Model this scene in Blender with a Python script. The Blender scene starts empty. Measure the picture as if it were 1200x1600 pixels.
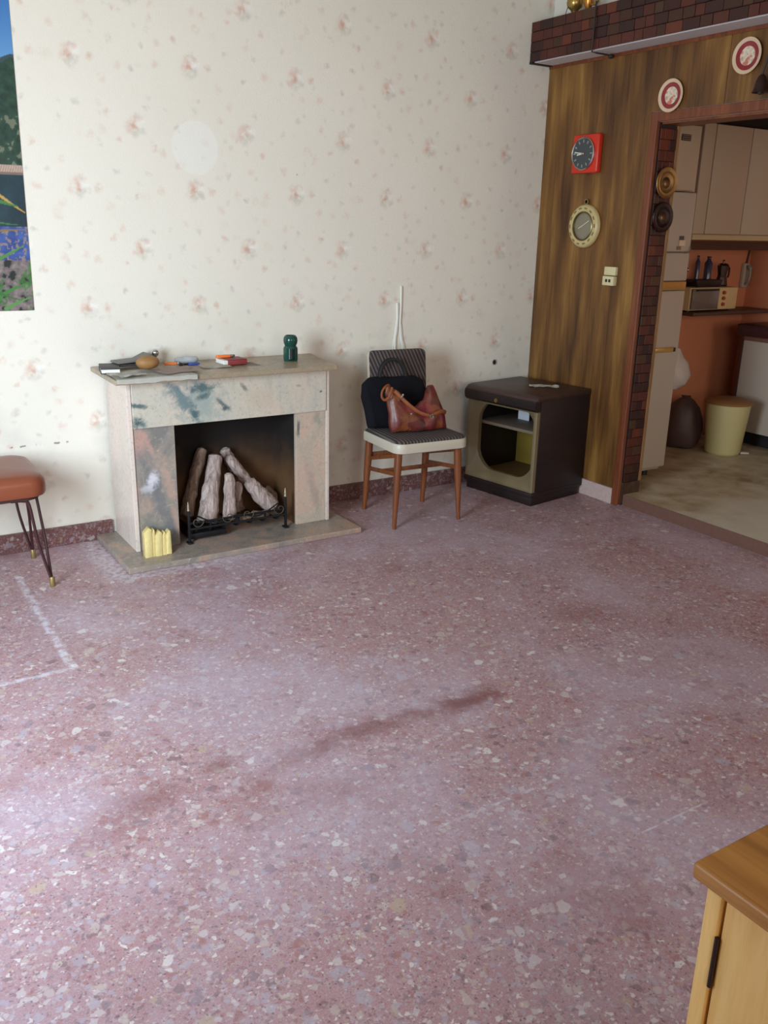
import bpy, bmesh, math, random
from mathutils import Vector, Matrix, Euler
random.seed(7)
SC = bpy.context.scene
COL = SC.collection
R = math.radians

# ------------------------------------------------------------------ camera
cam_d = bpy.data.cameras.new('camera'); cam = bpy.data.objects.new('camera', cam_d); COL.objects.link(cam)
yaw, pitch, roll = R(32.436), R(17.859), R(1.2666)
fwd = Vector((math.sin(yaw)*math.cos(pitch), math.cos(yaw)*math.cos(pitch), -math.sin(pitch)))
rgt = Vector((math.cos(yaw), -math.sin(yaw), 0)); up = rgt.cross(fwd)
r2 = rgt*math.cos(roll) + up*math.sin(roll); u2 = up*math.cos(roll) - rgt*math.sin(roll)
cam.matrix_world = Matrix(((r2.x, u2.x, -fwd.x, 0), (r2.y, u2.y, -fwd.y, 0), (r2.z, u2.z, -fwd.z, 1.5), (0, 0, 0, 1)))
cam_d.sensor_fit = 'HORIZONTAL'; cam_d.sensor_width = 36; cam_d.lens = 1382.47/1200*36; cam_d.clip_start = 0.02
SC.camera = cam

# ------------------------------------------------------------------ world, daylight, exposure
w = bpy.data.worlds.new('sky'); SC.world = w; w.use_nodes = True
w.node_tree.nodes['Background'].inputs[0].default_value = (0.62, 0.78, 1.0, 1)
w.node_tree.nodes['Background'].inputs[1].default_value = 1.0
def area(name, loc, target, sx, sy, power, col, spread=180):
    l = bpy.data.lights.new(name, 'AREA'); l.shape = 'RECTANGLE'; l.size = sx; l.size_y = sy
    l.energy = power; l.color = col; l.spread = R(spread)
    o = bpy.data.objects.new(name, l); COL.objects.link(o); o.location = loc
    o.rotation_euler = (Vector(target)-Vector(loc)).to_track_quat('-Z', 'Y').to_euler()
    return o
area('daylight_side_window_sky', (-1.02, 1.75, 1.35), (1.6, 4.0, -.1), 0.95, 1.35, 72, (0.57, 0.81, 1.0), 150)
area('daylight_side_window_ground_bounce', (-1.02, 1.75, 1.30), (1.2, 3.6, 2.2), 0.95, 1.35, 34, (1.0, 0.91, 0.78), 170)
area('front_window_fill', (0.9, -1.62, 1.55), (0.9, 0, 1.4), 2.2, 1.5, 34, (1.0, 0.91, 0.78))  # warm fill lamp added at an unseen window behind the camera
area('kitchen_window_daylight', (4.95, 0.36, 1.35), (4.95, 4.0, 1.1), 1.0, 1.0, 9.5, (1.0, 0.82, 0.57))
vs = SC.view_settings
vs.view_transform = 'Standard'; vs.look = 'None'; vs.gamma = 1.0; vs.use_curve_mapping = False; vs.exposure = 0.1

# ------------------------------------------------------------------ material helpers
class G:
    """a small node-graph writer around one Principled material"""
    def __init__(s, name):
        s.m = bpy.data.materials.new(name); s.m.use_nodes = True; s.t = s.m.node_tree
        s.b = s.t.nodes['Principled BSDF']
    def put(s, sock, v):
        if isinstance(v, bpy.types.NodeSocket): s.t.links.new(v, sock)
        elif isinstance(v, (tuple, list)) and len(v) == 3 and sock.type == 'RGBA': sock.default_value = (*v, 1)
        else: sock.default_value = v
    def n(s, typ, ins=None, **props):
        nd = s.t.nodes.new('ShaderNode'+typ)
        for k, v in props.items(): setattr(nd, k, v)
        for k, v in (ins or {}).items(): s.put(nd.inputs[k], v)
        return nd
    def pos(s): return s.n('NewGeometry').outputs['Position']
    def oc(s): return s.n('TexCoord').outputs['Object']
    def map(s, v, scale=(1,1,1), loc=(0,0,0), rot=(0,0,0)):
        return s.n('Mapping', {'Vector': v, 'Scale': scale, 'Location': loc, 'Rotation': rot}).outputs[0]
    def noise(s, v, scale, detail=3, rough=.5, dist=0, out='Fac'):
        return s.n('TexNoise', {'Vector': v, 'Scale': scale, 'Detail': detail, 'Roughness': rough, 'Distortion': dist}).outputs[out]
    def vor(s, v, scale, **k):
        return s.n('TexVoronoi', {'Vector': v, 'Scale': scale}, **k)
    def ramp(s, f, stops, interp='LINEAR'):
        nd = s.n('ValToRGB', {'Fac': f}); e = nd.color_ramp.elements; nd.color_ramp.interpolation = interp
        while len(e) < len(stops): e.new(.5)
        for k, (p, c) in enumerate(stops):
            e[k].position = p; e[k].color = (*c, 1) if isinstance(c, (tuple, list)) else (c, c, c, 1)
        return nd.outputs[0]
    def mr(s, v, a, b, c=0., d=1., smooth=True):
        return s.n('MapRange', {'Value': v, 'From Min': a, 'From Max': b, 'To Min': c, 'To Max': d},
                   interpolation_type='SMOOTHSTEP' if smooth else 'LINEAR').outputs[0]
    def mix(s, f, a, b, blend='MIX'):
        nd = s.n('Mix', None, data_type='RGBA', blend_type=blend)
        s.put(nd.inputs[0], f); s.put(nd.inputs[6], a); s.put(nd.inputs[7], b); return nd.outputs[2]
    def ma(s, op, a, b=0., c=0.):
        nd = s.n('Math', None, operation=op); s.put(nd.inputs[0], a); s.put(nd.inputs[1], b); s.put(nd.inputs[2], c); return nd.outputs[0]
    def va(s, op, a, b=(0,0,0)):
        nd = s.n('VectorMath', None, operation=op); s.put(nd.inputs[0], a); s.put(nd.inputs[1], b)
        return nd.outputs['Value'] if op in ('DISTANCE', 'LENGTH') else nd.outputs[0]
    def sep(s, v): return s.n('SeparateXYZ', {0: v}).outputs
    def comb(s, x=0., y=0., z=0.): return s.n('CombineXYZ', {0: x, 1: y, 2: z}).outputs[0]
    def bump(s, h, strength=.3, dist=.01):
        s.put(s.b.inputs['Normal'], s.n('Bump', {'Height': h, 'Strength': strength, 'Distance': dist}).outputs[0])
    def done(s, col, rough=.5, metal=0., spec=None, **kw):
        s.put(s.b.inputs['Base Color'], col); s.put(s.b.inputs['Roughness'], rough); s.put(s.b.inputs['Metallic'], metal)
        if spec is not None: s.put(s.b.inputs['Specular IOR Level'], spec)
        for k, v in kw.items(): s.put(s.b.inputs[k], v)
        return s.m

def L(r, g, b):
    """sRGB 0-255 to linear"""
    return tuple((c/255/12.92) if c/255 <= .04045 else ((c/255+.055)/1.055)**2.4 for c in (r, g, b))

def plain(name, col, rough=.5, metal=0., var=.12, scale=14, bump=.0, spec=None, **kw):
    g = G(name); o = g.oc(); f = g.noise(o, scale, 4, .6)
    c = g.mix(f, tuple(x*(1-var) for x in col), tuple(min(1, x*(1+var)) for x in col))
    if bump: g.bump(g.noise(o, scale*9, 3), bump, .004)
    return g.done(c, rough, metal, spec, **kw)

def wood(name, dark, mid, light, axis='Z', scale=1., rough=.45, coat=0., world=False):
    g = G(name); o = g.pos() if world else g.oc()
    st = {'X': (.06, 1, 1), 'Y': (1, .06, 1), 'Z': (1, 1, .06)}[axis]
    v = g.map(o, tuple(a*scale for a in st))
    f = g.noise(v, 26, 5, .62, 1.2); f2 = g.noise(v, 130, 3, .6)
    big = g.noise(g.map(o, tuple((.25 if a < 1 else 1)*scale for a in st)), 5, 2)
    k = g.ma('ADD', g.ma('MULTIPLY', f, .7), g.ma('ADD', g.ma('MULTIPLY', f2, .16), g.ma('MULTIPLY', big, .3)))
    c = g.ramp(k, [(.40, dark), (.56, mid), (.74, light)])
    g.bump(f2, .12, .002)
    return g.done(c, rough, 0, None, **({'Coat Weight': coat, 'Coat Roughness': .2} if coat else {}))

# ------------------------------------------------------------------ mesh helpers
def new(): return bmesh.new()
def box(bm, lo, hi, bev=0., seg=2, rot=None, at=None):
    lo, hi = Vector(lo), Vector(hi); c = (lo+hi)/2; s = hi-lo
    ret = bmesh.ops.create_cube(bm, size=1.0); vs_ = ret['verts']
    M = Matrix.Diagonal((*s, 1))
    if rot: M = Euler(rot).to_matrix().to_4x4() @ M
    M = Matrix.Translation(at if at is not None else c) @ M
    bmesh.ops.transform(bm, matrix=M, verts=vs_)
    if bev > 0:
        es = list({e for v in vs_ for e in v.link_edges})
        bmesh.ops.bevel(bm, geom=es, offset=bev, segments=seg, affect='EDGES', profile=.5)
    return bm
def rings(bm, rs, close=True, cap=True):
    """loft a list of rings (each a list of points)"""
    vr = [[bm.verts.new(p) for p in r] for r in rs]; n = len(vr[0])
    for a, b in zip(vr, vr[1:]):
        for k in range(n if close else n-1):
            bm.faces.new((a[k], a[(k+1) % n], b[(k+1) % n], b[k]))
    if cap and close:
        try: bm.faces.new(list(reversed(vr[0]))); bm.faces.new(vr[-1])
        except ValueError: pass
    return bm
def tube(bm, pts, rad, n=10, cap=True, flat=1.):
    pts = [Vector(p) for p in pts]; rs = []
    rad = rad if isinstance(rad, (list, tuple)) else [rad]*len(pts)
    prev = None
    for i, p in enumerate(pts):
        t = (pts[min(i+1, len(pts)-1)] - pts[max(i-1, 0)]).normalized()
        a = prev if prev is not None else (Vector((0, 0, 1)) if abs(t.z) < .9 else Vector((1, 0, 0)))
        x = (a - t*a.dot(t)).normalized(); y = t.cross(x); prev = x
        rs.append([p + (x*math.cos(q)*rad[i] + y*math.sin(q)*rad[i]*flat) for q in (2*math.pi*k/n for k in range(n))])
    return rings(bm, rs, True, cap)
def spline(pts, n=8):
    P = [Vector(p) for p in pts]; out = []
    for i in range(len(P)-1):
        p0, p1, p2, p3 = P[max(i-1, 0)], P[i], P[i+1], P[min(i+2, len(P)-1)]
        for k in range(n):
            t = k/n; out.append(.5*((2*p1)+(p2-p0)*t+(2*p0-5*p1+4*p2-p3)*t*t+(3*p1-p0-3*p2+p3)*t**3))
    return out+[P[-1]]
def lathe(bm, prof, n=32, axis='Z', at=(0, 0, 0)):
    """prof: list of (radius, height)"""
    at = Vector(at); rs = []
    for r, h in prof:
        r = max(r, 1e-4); ring = []
        for k in range(n):
            q = 2*math.pi*k/n; c, s = r*math.cos(q), r*math.sin(q)
            ring.append(at + (Vector((c, s, h)) if axis == 'Z' else Vector((-h, c, s)) if axis == '-X' else Vector((c, -h, s))))
        rs.append(ring)
    return rings(bm, rs)
def prism(bm, outline, axis, a, b):
    """extrude a 2-D outline along an axis from a to b"""
    def p3(u, v, d): return {'X': (d, u, v), 'Y': (u, d, v), 'Z': (u, v, d)}[axis]
    return rings(bm, [[p3(u, v, a) for u, v in outline], [p3(u, v, b) for u, v in outline]])
def bev(bm, off, seg=2):
    bmesh.ops.recalc_face_normals(bm, faces=bm.faces)
    es = [e for e in bm.edges if len(e.link_faces) == 2 and e.calc_face_angle() > R(35)]
    bmesh.ops.bevel(bm, geom=es, offset=off, segments=seg, affect='EDGES', profile=.5); return bm
def sphere(bm, c, r, sc=(1, 1, 1), u=20, v=14):
    M = Matrix.Translation(c) @ Matrix.Diagonal((*sc, 1))
    bmesh.ops.create_uvsphere(bm, u_segments=u, v_segments=v, radius=r, matrix=M); return bm
def jitter(bm, amt, scale, seed=0.):
    from mathutils import noise as mn
    for v in bm.verts:
        v.co += mn.noise_vector(v.co*scale + Vector((seed, seed*.7, 3)))*amt
    return bm

def wmat(o):
    M = Matrix.LocRotScale(o.location, o.rotation_euler, o.scale)
    return wmat(o.parent) @ M if o.parent else M
def obj(name, bm, m, parent=None, smooth=True, world=True, origin=None):
    """link a bmesh as ONE mesh object; with world=True the bmesh is in world coordinates"""
    bmesh.ops.recalc_face_normals(bm, faces=bm.faces)
    if parent is not None and world: bmesh.ops.transform(bm, matrix=wmat(parent).inverted(), verts=bm.verts)
    if origin is not None: bmesh.ops.translate(bm, vec=-Vector(origin), verts=bm.verts)
    me = bpy.data.meshes.new(name); bm.to_mesh(me); bm.free()
    ms = m if isinstance(m, (list, tuple)) else [m]
    for k in ms: me.materials.append(k)
    if smooth: me.shade_smooth(); me.set_sharp_from_angle(angle=R(38))
    o = bpy.data.objects.new(name, me); COL.objects.link(o)
    if origin is not None: o.location = origin
    if parent is not None: o.parent = parent
    return o
def tag(o, label, cat, group=None):
    o['label'] = label; o['category'] = cat; o['kind'] = 'thing'
    if group: o['group'] = group
    return o
def thing(name, label, cat, loc=(0, 0, 0), rz=0., group=None):
    o = bpy.data.objects.new(name, None); COL.objects.link(o); o.location = loc; o.rotation_euler = (0, 0, rz)
    o.empty_display_size = .1
    return tag(o, label, cat, group)
def struct(name, bm, m, smooth=False, parent=None):
    o = obj(name, bm, m, parent, smooth)
    if parent is None: o['kind'] = 'structure'
    return o
def boxes(*bs, bev=0.):
    bm = new()
    for lo, hi in bs: box(bm, lo, hi, bev)
    return bm

# ------------------------------------------------------------------ surface materials
def m_wallpaper():
    g = G('floral_wallpaper'); p = g.pos(); x, y, z = g.sep(p)[:3]
    nz = g.noise(p, 30, 3, .55, 0, 'Color'); d = g.va('MULTIPLY', g.va('SUBTRACT', nz, (.5, .5, .5)), (.045, 0, .045))
    xd = g.sep(d)
    u = g.ma('MULTIPLY', g.ma('FRACT', g.ma('ADD', g.ma('DIVIDE', x, .533), .25)), .533)
    v = g.ma('MULTIPLY', g.ma('FRACT', g.ma('ADD', g.ma('DIVIDE', g.ma('SUBTRACT', z, 1.12), .528), .25)), .528)
    q = g.comb(g.ma('ADD', u, xd[0]), g.ma('ADD', v, xd[2]), 0.)
    base = g.mix(g.noise(p, 1.7, 3), L(228, 220, 207), L(236, 229, 217))
    pink, rose, grey, white, leaf = L(204, 146, 122), L(214, 166, 148), L(168, 160, 158), L(242, 240, 233), L(174, 174, 156)
    bl = []
    for cx, cy in ((.133, .132), (.4, .396)):
        bl += [(cx-.012, cy+.012, .022, rose, .62), (cx-.006, cy-.008, .013, pink, .8), (cx+.020, cy+.006, .018, white, .8), (cx+.022, cy+.024, .010, rose, .5),
               (cx-.030, cy-.020, .016, rose, .5), (cx-.004, cy-.034, .018, leaf, .42), (cx+.024, cy-.022, .014, grey, .42), (cx+.006, cy+.036, .011, grey, .35)]
    for cx, cy, r_, c, s_ in ((.215, .125, .014, pink, .5), (.30, .20, .012, grey, .45), (.06, .235, .013, rose, .42), (.26, .045, .015, rose, .4), (.48, .30, .012, pink, .5), (.50, .12, .014, rose, .4),
                              (.39, .09, .010, grey, .5), (.19, .34, .014, rose, .42), (.06, .40, .011, grey, .4), (.27, .44, .013, pink, .42), (.14, .47, .012, leaf, .4), (.45, .47, .011, grey, .4), (.32, .33, .010, pink, .4), (.445, .19, .010, leaf, .45)):
        bl.append((cx, cy, r_, c, s_))
    brk = g.mr(g.noise(p, 38, 3), .24, .62)
    c = base
    for cx, cy, r_, cc, s_ in bl:
        f = g.mr(g.va('DISTANCE', q, (cx, cy, 0)), r_*1.95, r_*.1, 0, min(.9, s_*.88))
        c = g.mix(g.ma('MULTIPLY', f, brk), c, cc)
    for sc_, thr_, cc, st_ in ((11, .55, L(216, 178, 160), .34), (17, .62, L(180, 172, 160), .30), (8, .6, L(212, 190, 170), .22)):
        vo = g.vor(g.va('ADD', p, g.va('MULTIPLY', d, (.8, 0, .8))), sc_); rn = g.sep(vo.outputs['Color'])
        f = g.ma('MULTIPLY', g.mr(rn[0], thr_, thr_+.02), g.ma('MULTIPLY', g.mr(vo.outputs['Distance'], .30, .05, 0, st_), brk))
        c = g.mix(f, c, cc)
    # a round clean patch where something hung
    dp = g.va('DISTANCE', g.comb(x, 0., g.ma('MULTIPLY', z, .94)), (1.606, 0, 1.832*.94))
    c = g.mix(g.mr(g.ma('ADD', dp, g.ma('MULTIPLY', xd[0], .3)), .116, .106, 0, .5), c, L(238, 236, 230))
    # soot and grime
    gr = g.mr(g.noise(p, 2.6, 4, .6), .48, .72)
    low = g.mr(z, 1.3, .5)
    c = g.mix(g.ma('MULTIPLY', g.ma('MULTIPLY', gr, low), .24), c, L(160, 158, 160))
    # torn edge of the paper low on the wall
    ln = g.mr(g.ma('ABSOLUTE', g.ma('SUBTRACT', z, g.ma('ADD', .503, g.ma('MULTIPLY', xd[2], .35)))), .006, .002)
    ln = g.ma('MULTIPLY', ln, g.mr(g.noise(g.comb(x, 0., 0.), 26, 2), .5, .6))
    ln = g.ma('MULTIPLY', ln, g.mr(x, .95, .9))
    c = g.mix(g.ma('MULTIPLY', ln, .75), c, L(120, 100, 88))
    # scattered flecks and small tears
    vo = g.vor(p, 7); sel = g.mr(g.sep(vo.outputs['Color'])[0], .86, .87)
    fl = g.ma('MULTIPLY', sel, g.mr(vo.outputs['Distance'], .05, .03))
    c = g.mix(g.ma('MULTIPLY', fl, .45), c, L(120, 110, 98))
    g.bump(g.noise(p, 150, 4, .7), .35, .004)
    return g.done(c, .82, 0, .2)

def m_terrazzo(name, base1, base2, worn=1.):
    g = G(name); p = g.pos(); x, y, z = g.sep(p)[:3]
    wob = g.va('MULTIPLY', g.va('SUBTRACT', g.noise(p, 60, 2, .5, 0, 'Color'), (.5, .5, .5)), (.012, .012, .012))
    q = g.va('ADD', p, wob)
    c = g.mix(g.noise(p, 9, 5, .65), base1, base2)
    fine = g.noise(p, 260, 3, .7); c = g.mix(g.mr(fine, .45, .75, 0, .5), c, L(196, 172, 172))
    c = g.mix(g.mr(fine, .48, .25, 0, .45), c, L(118, 76, 76))
    cols = [(0, L(196, 182, 180)), (.14, L(166, 154, 164)), (.30, L(186, 168, 160)), (.42, L(128, 108, 116)), (.54, L(172, 160, 168)), (.64, L(112, 86, 90)), (.74, L(222, 214, 208)), (.82, L(150, 98, 92)), (.94, L(178, 154, 130))]
    for sc, thr, e0, st in ((150, .64, .05, .50), (84, .66, .05, .56), (48, .78, .05, .58), (29, .90, .06, .62)):
        v = g.map(q, (1, 1, 1), (sc*.37, sc*.11, 0), (0, 0, sc*.5))
        vo = g.vor(v, sc); rn = g.sep(vo.outputs['Color']); ve = g.vor(v, sc, feature='DISTANCE_TO_EDGE').outputs['Distance']
        mk = g.ma('MULTIPLY', g.mr(rn[0], thr, thr+.01, 0, 1, False), g.mr(ve, e0, e0+.09, 0, st))
        c = g.mix(mk, c, g.ramp(rn[1], cols, 'CONSTANT'))
    # dark pin chips
    vo = g.vor(q, 88); rn = g.sep(vo.outputs['Color'])
    c = g.mix(g.ma('MULTIPLY', g.mr(rn[2], .70, .72), g.mr(vo.outputs['Distance'], .26, .16, 0, .62)), c, L(84, 64, 72))
    if worn < 0: c = g.mix(.45, c, base2)
    if worn > 0:
        dust_and_sheen = g.mr(g.noise(p, 1.3, 6, .68, .4), .40, .66)
        c = g.mix(g.ma('MULTIPLY', dust_and_sheen, .42), c, L(190, 176, 192))  # lavender haze: dust and sky reflection together put into the colour
        red = g.mr(g.noise(g.map(p, (1, 1, 1), (4, 9, 0)), 1.9, 4, .6), .54, .74)
        c = g.mix(g.ma('MULTIPLY', red, .42), c, L(130, 80, 78))
        # stains with a shape of their own: a dark rubbed streak and spots
        for cx, cy, ax, ay, s_ in ((1.26, 2.07, .30, .075, .66), (1.62, 2.06, .26, .085, .75), (1.72, 2.05, .12, .05, .6), (.56, 2.07, .18, .11, .5), (.80, 2.12, .09, .05, .55), (.44, 1.98, .14, .09, .35), (1.05, 2.04, .18, .07, .4)):
            e = g.va('LENGTH', g.comb(g.ma('DIVIDE', g.ma('SUBTRACT', x, cx), ax), g.ma('DIVIDE', g.ma('SUBTRACT', y, cy), ay), 0.))
            e = g.ma('ADD', e, g.ma('MULTIPLY', g.ma('SUBTRACT', g.noise(p, 14, 4, .65), .5), 1.5))
            c = g.mix(g.mr(e, 1.1, -.1, 0, s_), c, L(114, 62, 58))
        # pale scuffed lines: cleaned joints and scratches along the slab grid
        for ax_, at, lo, hi, wd, st_ in ((0, .58, 2.90, 3.95, .014, .6), (1, 2.93, .1, .62, .012, .55), (1, 1.28, 1.60, 1.93, .003, .5), (1, 1.57, 1.15, 1.62, .005, .35)):
            a, b = (x, y) if ax_ == 0 else (y, x)
            f = g.mr(g.ma('ABSOLUTE', g.ma('SUBTRACT', g.ma('ADD', a, g.ma('MULTIPLY', g.sep(wob)[ax_], .5)), at)), wd*1.6, wd*.4)
            f = g.ma('MULTIPLY', f, g.ma('MULTIPLY', g.mr(b, lo, lo+.06), g.mr(b, hi, hi-.06)))
            c = g.mix(g.ma('MULTIPLY', g.ma('MULTIPLY', f, g.mr(g.noise(p, 24, 4, .7), .36, .62)), st_), c, L(222, 218, 228))
        # plaster dust swept against the hearth
        e = g.mr(g.ma('ABSOLUTE', g.ma('SUBTRACT', y, 3.67)), .09, .01); e2 = g.mr(g.ma('ABSOLUTE', g.ma('SUBTRACT', x, .97)), .10, .01)
        e = g.ma('MULTIPLY', e, g.ma('MULTIPLY', g.mr(x, .92, 1.0), g.mr(x, 1.9, 1.3)))
        e2 = g.ma('MULTIPLY', e2, g.mr(y, 3.6, 3.7))
        c = g.mix(g.ma('MULTIPLY', g.ma('MULTIPLY', g.ma('MAXIMUM', e, e2), g.mr(g.noise(p, 40, 4), .35, .6)), .5), c, L(216, 210, 220))
    rg = g.mr(g.noise(p, 6, 4), .3, .7, .34, .52)
    g.bump(g.noise(p, 300, 2), .06, .002)
    return g.done(c, rg, 0, .45)

def m_marble(name, c1, c2, c3, vein, vs_=1., green=()):
    """granite slab: drifting bands of colour, specks, optional dark green blotches at given world points"""
    g = G(name); p = g.pos()
    v = g.map(p, (1, 1, .55), (0, 0, 0), (0, R(35), 0))
    f = g.noise(v, 6.5*vs_, 5, .62, .8); f2 = g.noise(p, 70, 4, .7)
    c = g.ramp(f, [(.32, c1), (.5, c2), (.66, c3)])
    c = g.mix(g.mr(f2, .5, .75, 0, .35), c, L(120, 116, 112)); c = g.mix(g.mr(f2, .45, .25, 0, .4), c, L(222, 210, 196))
    st = g.noise(g.map(p, (1, 1, .22), (0, 0, 0), (0, R(28), 0)), 16*vs_, 4, .6)
    c = g.mix(g.mr(st, .54, .72, 0, .55), c, vein)
    sp = g.vor(p, 55); c = g.mix(g.ma('MULTIPLY', g.mr(g.sep(sp.outputs['Color'])[0], .82, .84), g.mr(sp.outputs['Distance'], .34, .05, 0, .32)), c, L(92, 94, 90))
    q = g.sep(p); nn = g.ma('MULTIPLY', g.ma('SUBTRACT', g.noise(p, 24, 6, .75, .5), .5), 2.9)
    for (x, z, rx, rz, an, s_, col) in green:
        ca, sa = math.cos(R(an)), math.sin(R(an)); dx, dz = g.ma('SUBTRACT', q[0], x), g.ma('SUBTRACT', q[2], z)
        e = g.va('LENGTH', g.comb(g.ma('DIVIDE', g.ma('ADD', g.ma('MULTIPLY', dx, ca), g.ma('MULTIPLY', dz, sa)), rx*1.3), g.ma('DIVIDE', g.ma('SUBTRACT', g.ma('MULTIPLY', dz, ca), g.ma('MULTIPLY', dx, sa)), rz*1.3), 0.))
        c = g.mix(g.mr(g.ma('ADD', e, nn), 1.25, .2, 0, s_), c, col)
    return g.done(c, g.mr(f2, .3, .7, .28, .42), 0, .5)

M = {}
M['wallpaper'] = m_wallpaper()
M['terrazzo'] = m_terrazzo('red_terrazzo', L(174, 136, 138), L(154, 114, 118))
M['terrazzo_skirt'] = m_terrazzo('dark_red_terrazzo', L(112, 66, 62), L(94, 54, 52), -1)
M['white_plaster'] = plain('white_plaster', L(226, 223, 212), .85, var=.03, scale=2)
M['far_wall'] = plain('tan_unseen_wall', L(176, 158, 132), .85, var=.08, scale=3)  # unseen walls toned darker to cut bounced light
M['ceiling'] = plain('ceiling_paint', L(204, 198, 186), .9, var=.03)
M['soffit'] = plain('soffit_paint', L(196, 188, 190), .8, var=.05, scale=3)
M['panel'] = None
def m_panel():
    g = G('wood_panelling'); p = g.pos()
    v = g.map(p, (1, 1, .05)); w_ = g.map(p, (1, 1, .18))
    bands = g.noise(w_, 8.5, 2, .5); f = g.noise(v, 32, 5, .62, 1.0); ff = g.noise(v, 150, 3, .6)
    k = g.ma('ADD', g.ma('MULTIPLY', bands, .58), g.ma('ADD', g.ma('MULTIPLY', f, .30), g.ma('MULTIPLY', ff, .12)))
    c = g.ramp(k, [(.36, L(72, 44, 24)), (.46, L(100, 66, 34)), (.54, L(120, 82, 40)), (.62, L(144, 104, 52)), (.7, L(164, 126, 66))])
    g.bump(ff, .1, .002)
    return g.done(c, .42, 0, .4)
M['panel'] = m_panel()
M['red_trim'] = wood('reddish_trim_wood', L(88, 42, 24), L(112, 58, 34), L(132, 74, 44), 'Z', 1, .4, world=True)
M['tan_trim'] = wood('tan_trim_wood', L(112, 78, 46), L(136, 98, 60), L(158, 120, 78), 'Z', 1, .5, world=True)
M['dark_base'] = wood('dark_base_wood', L(48, 32, 24), L(66, 46, 34), L(84, 60, 44), 'Y', 1, .4, world=True)
bricks_cols = [L(72, 28, 20), L(54, 21, 18), L(80, 33, 22), L(62, 32, 20), L(96, 40, 22), L(46, 18, 17), L(70, 42, 26)]
for k, c in enumerate(bricks_cols): M['brick%d' % k] = plain('wood_block_%d' % k, c, .4, var=.22, scale=30, bump=.1)
M['mortar'] = plain('dark_backing', L(34, 18, 16), .7)
M['orange_wall'] = plain('orange_painted_wall', L(218, 140, 104), .30, var=.05, scale=3, spec=.6)
M['step'] = plain('step_riser_stone', L(112, 80, 68), .45, var=.2, scale=40)
def m_kfloor():
    g = G('beige_patterned_vinyl'); p = g.pos()
    f = g.noise(p, 5, 5, .65, .6); v = g.vor(p, 7).outputs['Distance']
    c = g.ramp(g.ma('ADD', g.ma('MULTIPLY', f, .7), g.ma('MULTIPLY', v, .3)), [(.3, L(142, 118, 84)), (.48, L(176, 158, 128)), (.68, L(196, 182, 158))])
    y = g.sep(p)[1]
    c = g.mix(g.mr(g.ma('ADD', y, g.ma('MULTIPLY', g.noise(p, 3, 3), .8)), 3.55, 3.15, 0, .75), c, L(198, 190, 176))  # paler near the opening: living-room light put into the colour
    c = g.mix(g.ma('MULTIPLY', g.mr(g.noise(p, 3.3, 4, .6), .52, .7), .35), c, L(116, 92, 56))
    return g.done(c, .5, 0, .4)
M['kfloor'] = m_kfloor()

# ================================================================== THE ROOM
XW, YW, CEIL = 3.75, 4.235, 3.0
struct('floor', boxes(((-1.0, -1.6, -.06), (3.775, YW+.1, 0))), M['terrazzo'])
struct('ceiling', boxes(((-1.1, -1.7, CEIL), (3.95, YW+.1, CEIL+.06))), M['ceiling'])
struct('wall_back', boxes(((-1.1, YW, -.06), (XW+.155, YW+.1, CEIL))), M['wallpaper'])
# side wall with a glazed opening (beside the camera), front wall with an unseen wide window for the fill lamp behind it
struct('wall_left', boxes(((-1.1, -1.6, 0), (-1.0, 1.12, CEIL)), ((-1.1, 2.38, 0), (-1.0, YW, CEIL)), ((-1.1, 1.12, 0), (-1.0, 2.38, .45)), ((-1.1, 1.12, 2.25), (-1.0, 2.38, CEIL))), M['far_wall'])
struct('wall_front', boxes(((-1.0, -1.7, 0), (-.25, -1.6, CEIL)), ((2.05, -1.7, 0), (3.75, -1.6, CEIL)), ((-.25, -1.7, 0), (2.05, -1.6, .75)), ((-.25, -1.7, 2.35), (2.05, -1.6, CEIL))), M['far_wall'])
M['frame_paint'] = plain('window_frame_paint', L(232, 230, 224), .5, var=.03)
for nm, ax in (('window_1', 0), ('window_2', 1)):
    bm = new()
    if ax == 0:
        for y in (1.12, 2.335): box(bm, (-1.09, y, .45), (-1.045, y+.045, 2.25))
        for z in (.45, 2.205): box(bm, (-1.09, 1.12, z), (-1.045, 2.38, z+.045))
    else:
        for x in (-.25, 2.005): box(bm, (x, -1.59, .75), (x+.045, -1.555, 2.35))
        for z in (.75, 2.305): box(bm, (-.25, -1.59, z), (2.05, -1.555, z+.045))
    struct(nm, bm, M['frame_paint'])

# right wall: plaster core, wood panel sheets, lintel over the kitchen opening
DY, DZ, WT = 3.39, 2.035, .155
wr = struct('wall_right', boxes(((XW, DY+.004, 0), (XW+WT, YW, CEIL)), ((XW, 1.2, DZ), (XW+WT, DY+.004, CEIL)), ((XW, -1.7, 0), (XW+WT, 1.2, CEIL))), M['white_plaster'])
def sheet(y0, y1, z0, z1): struct('wall_panel', boxes(((XW-.006, y0, z0), (XW-.0005, y1, z1))), M['panel'], parent=wr)
struct('wall_panel', boxes(((XW-.006, DY+.047, .094), (XW-.0005, YW-.001, 2.372)), ((XW-.006, 3.004, DZ+.048), (XW-.0005, DY+.047, 2.372))), M['panel'], parent=wr)
sheet(1.784, 3.000, DZ+.048, 2.372); sheet(1.2, 1.780, DZ+.048, 2.372)
# reddish frame round the opening and the top strip under the beam
bm = new(); box(bm, (XW-.013, DY, .002), (XW+.012, DY+.046, DZ+.046), .004); box(bm, (XW-.013, 1.2, DZ), (XW+.012, DY, DZ+.046), .004)
struct('trim_1', bm, M['red_trim'])
struct('trim_2', boxes(((XW-.012, 1.0, 2.372), (XW-.0005, YW-.001, 2.391)), bev=.002), M['red_trim'])
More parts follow.
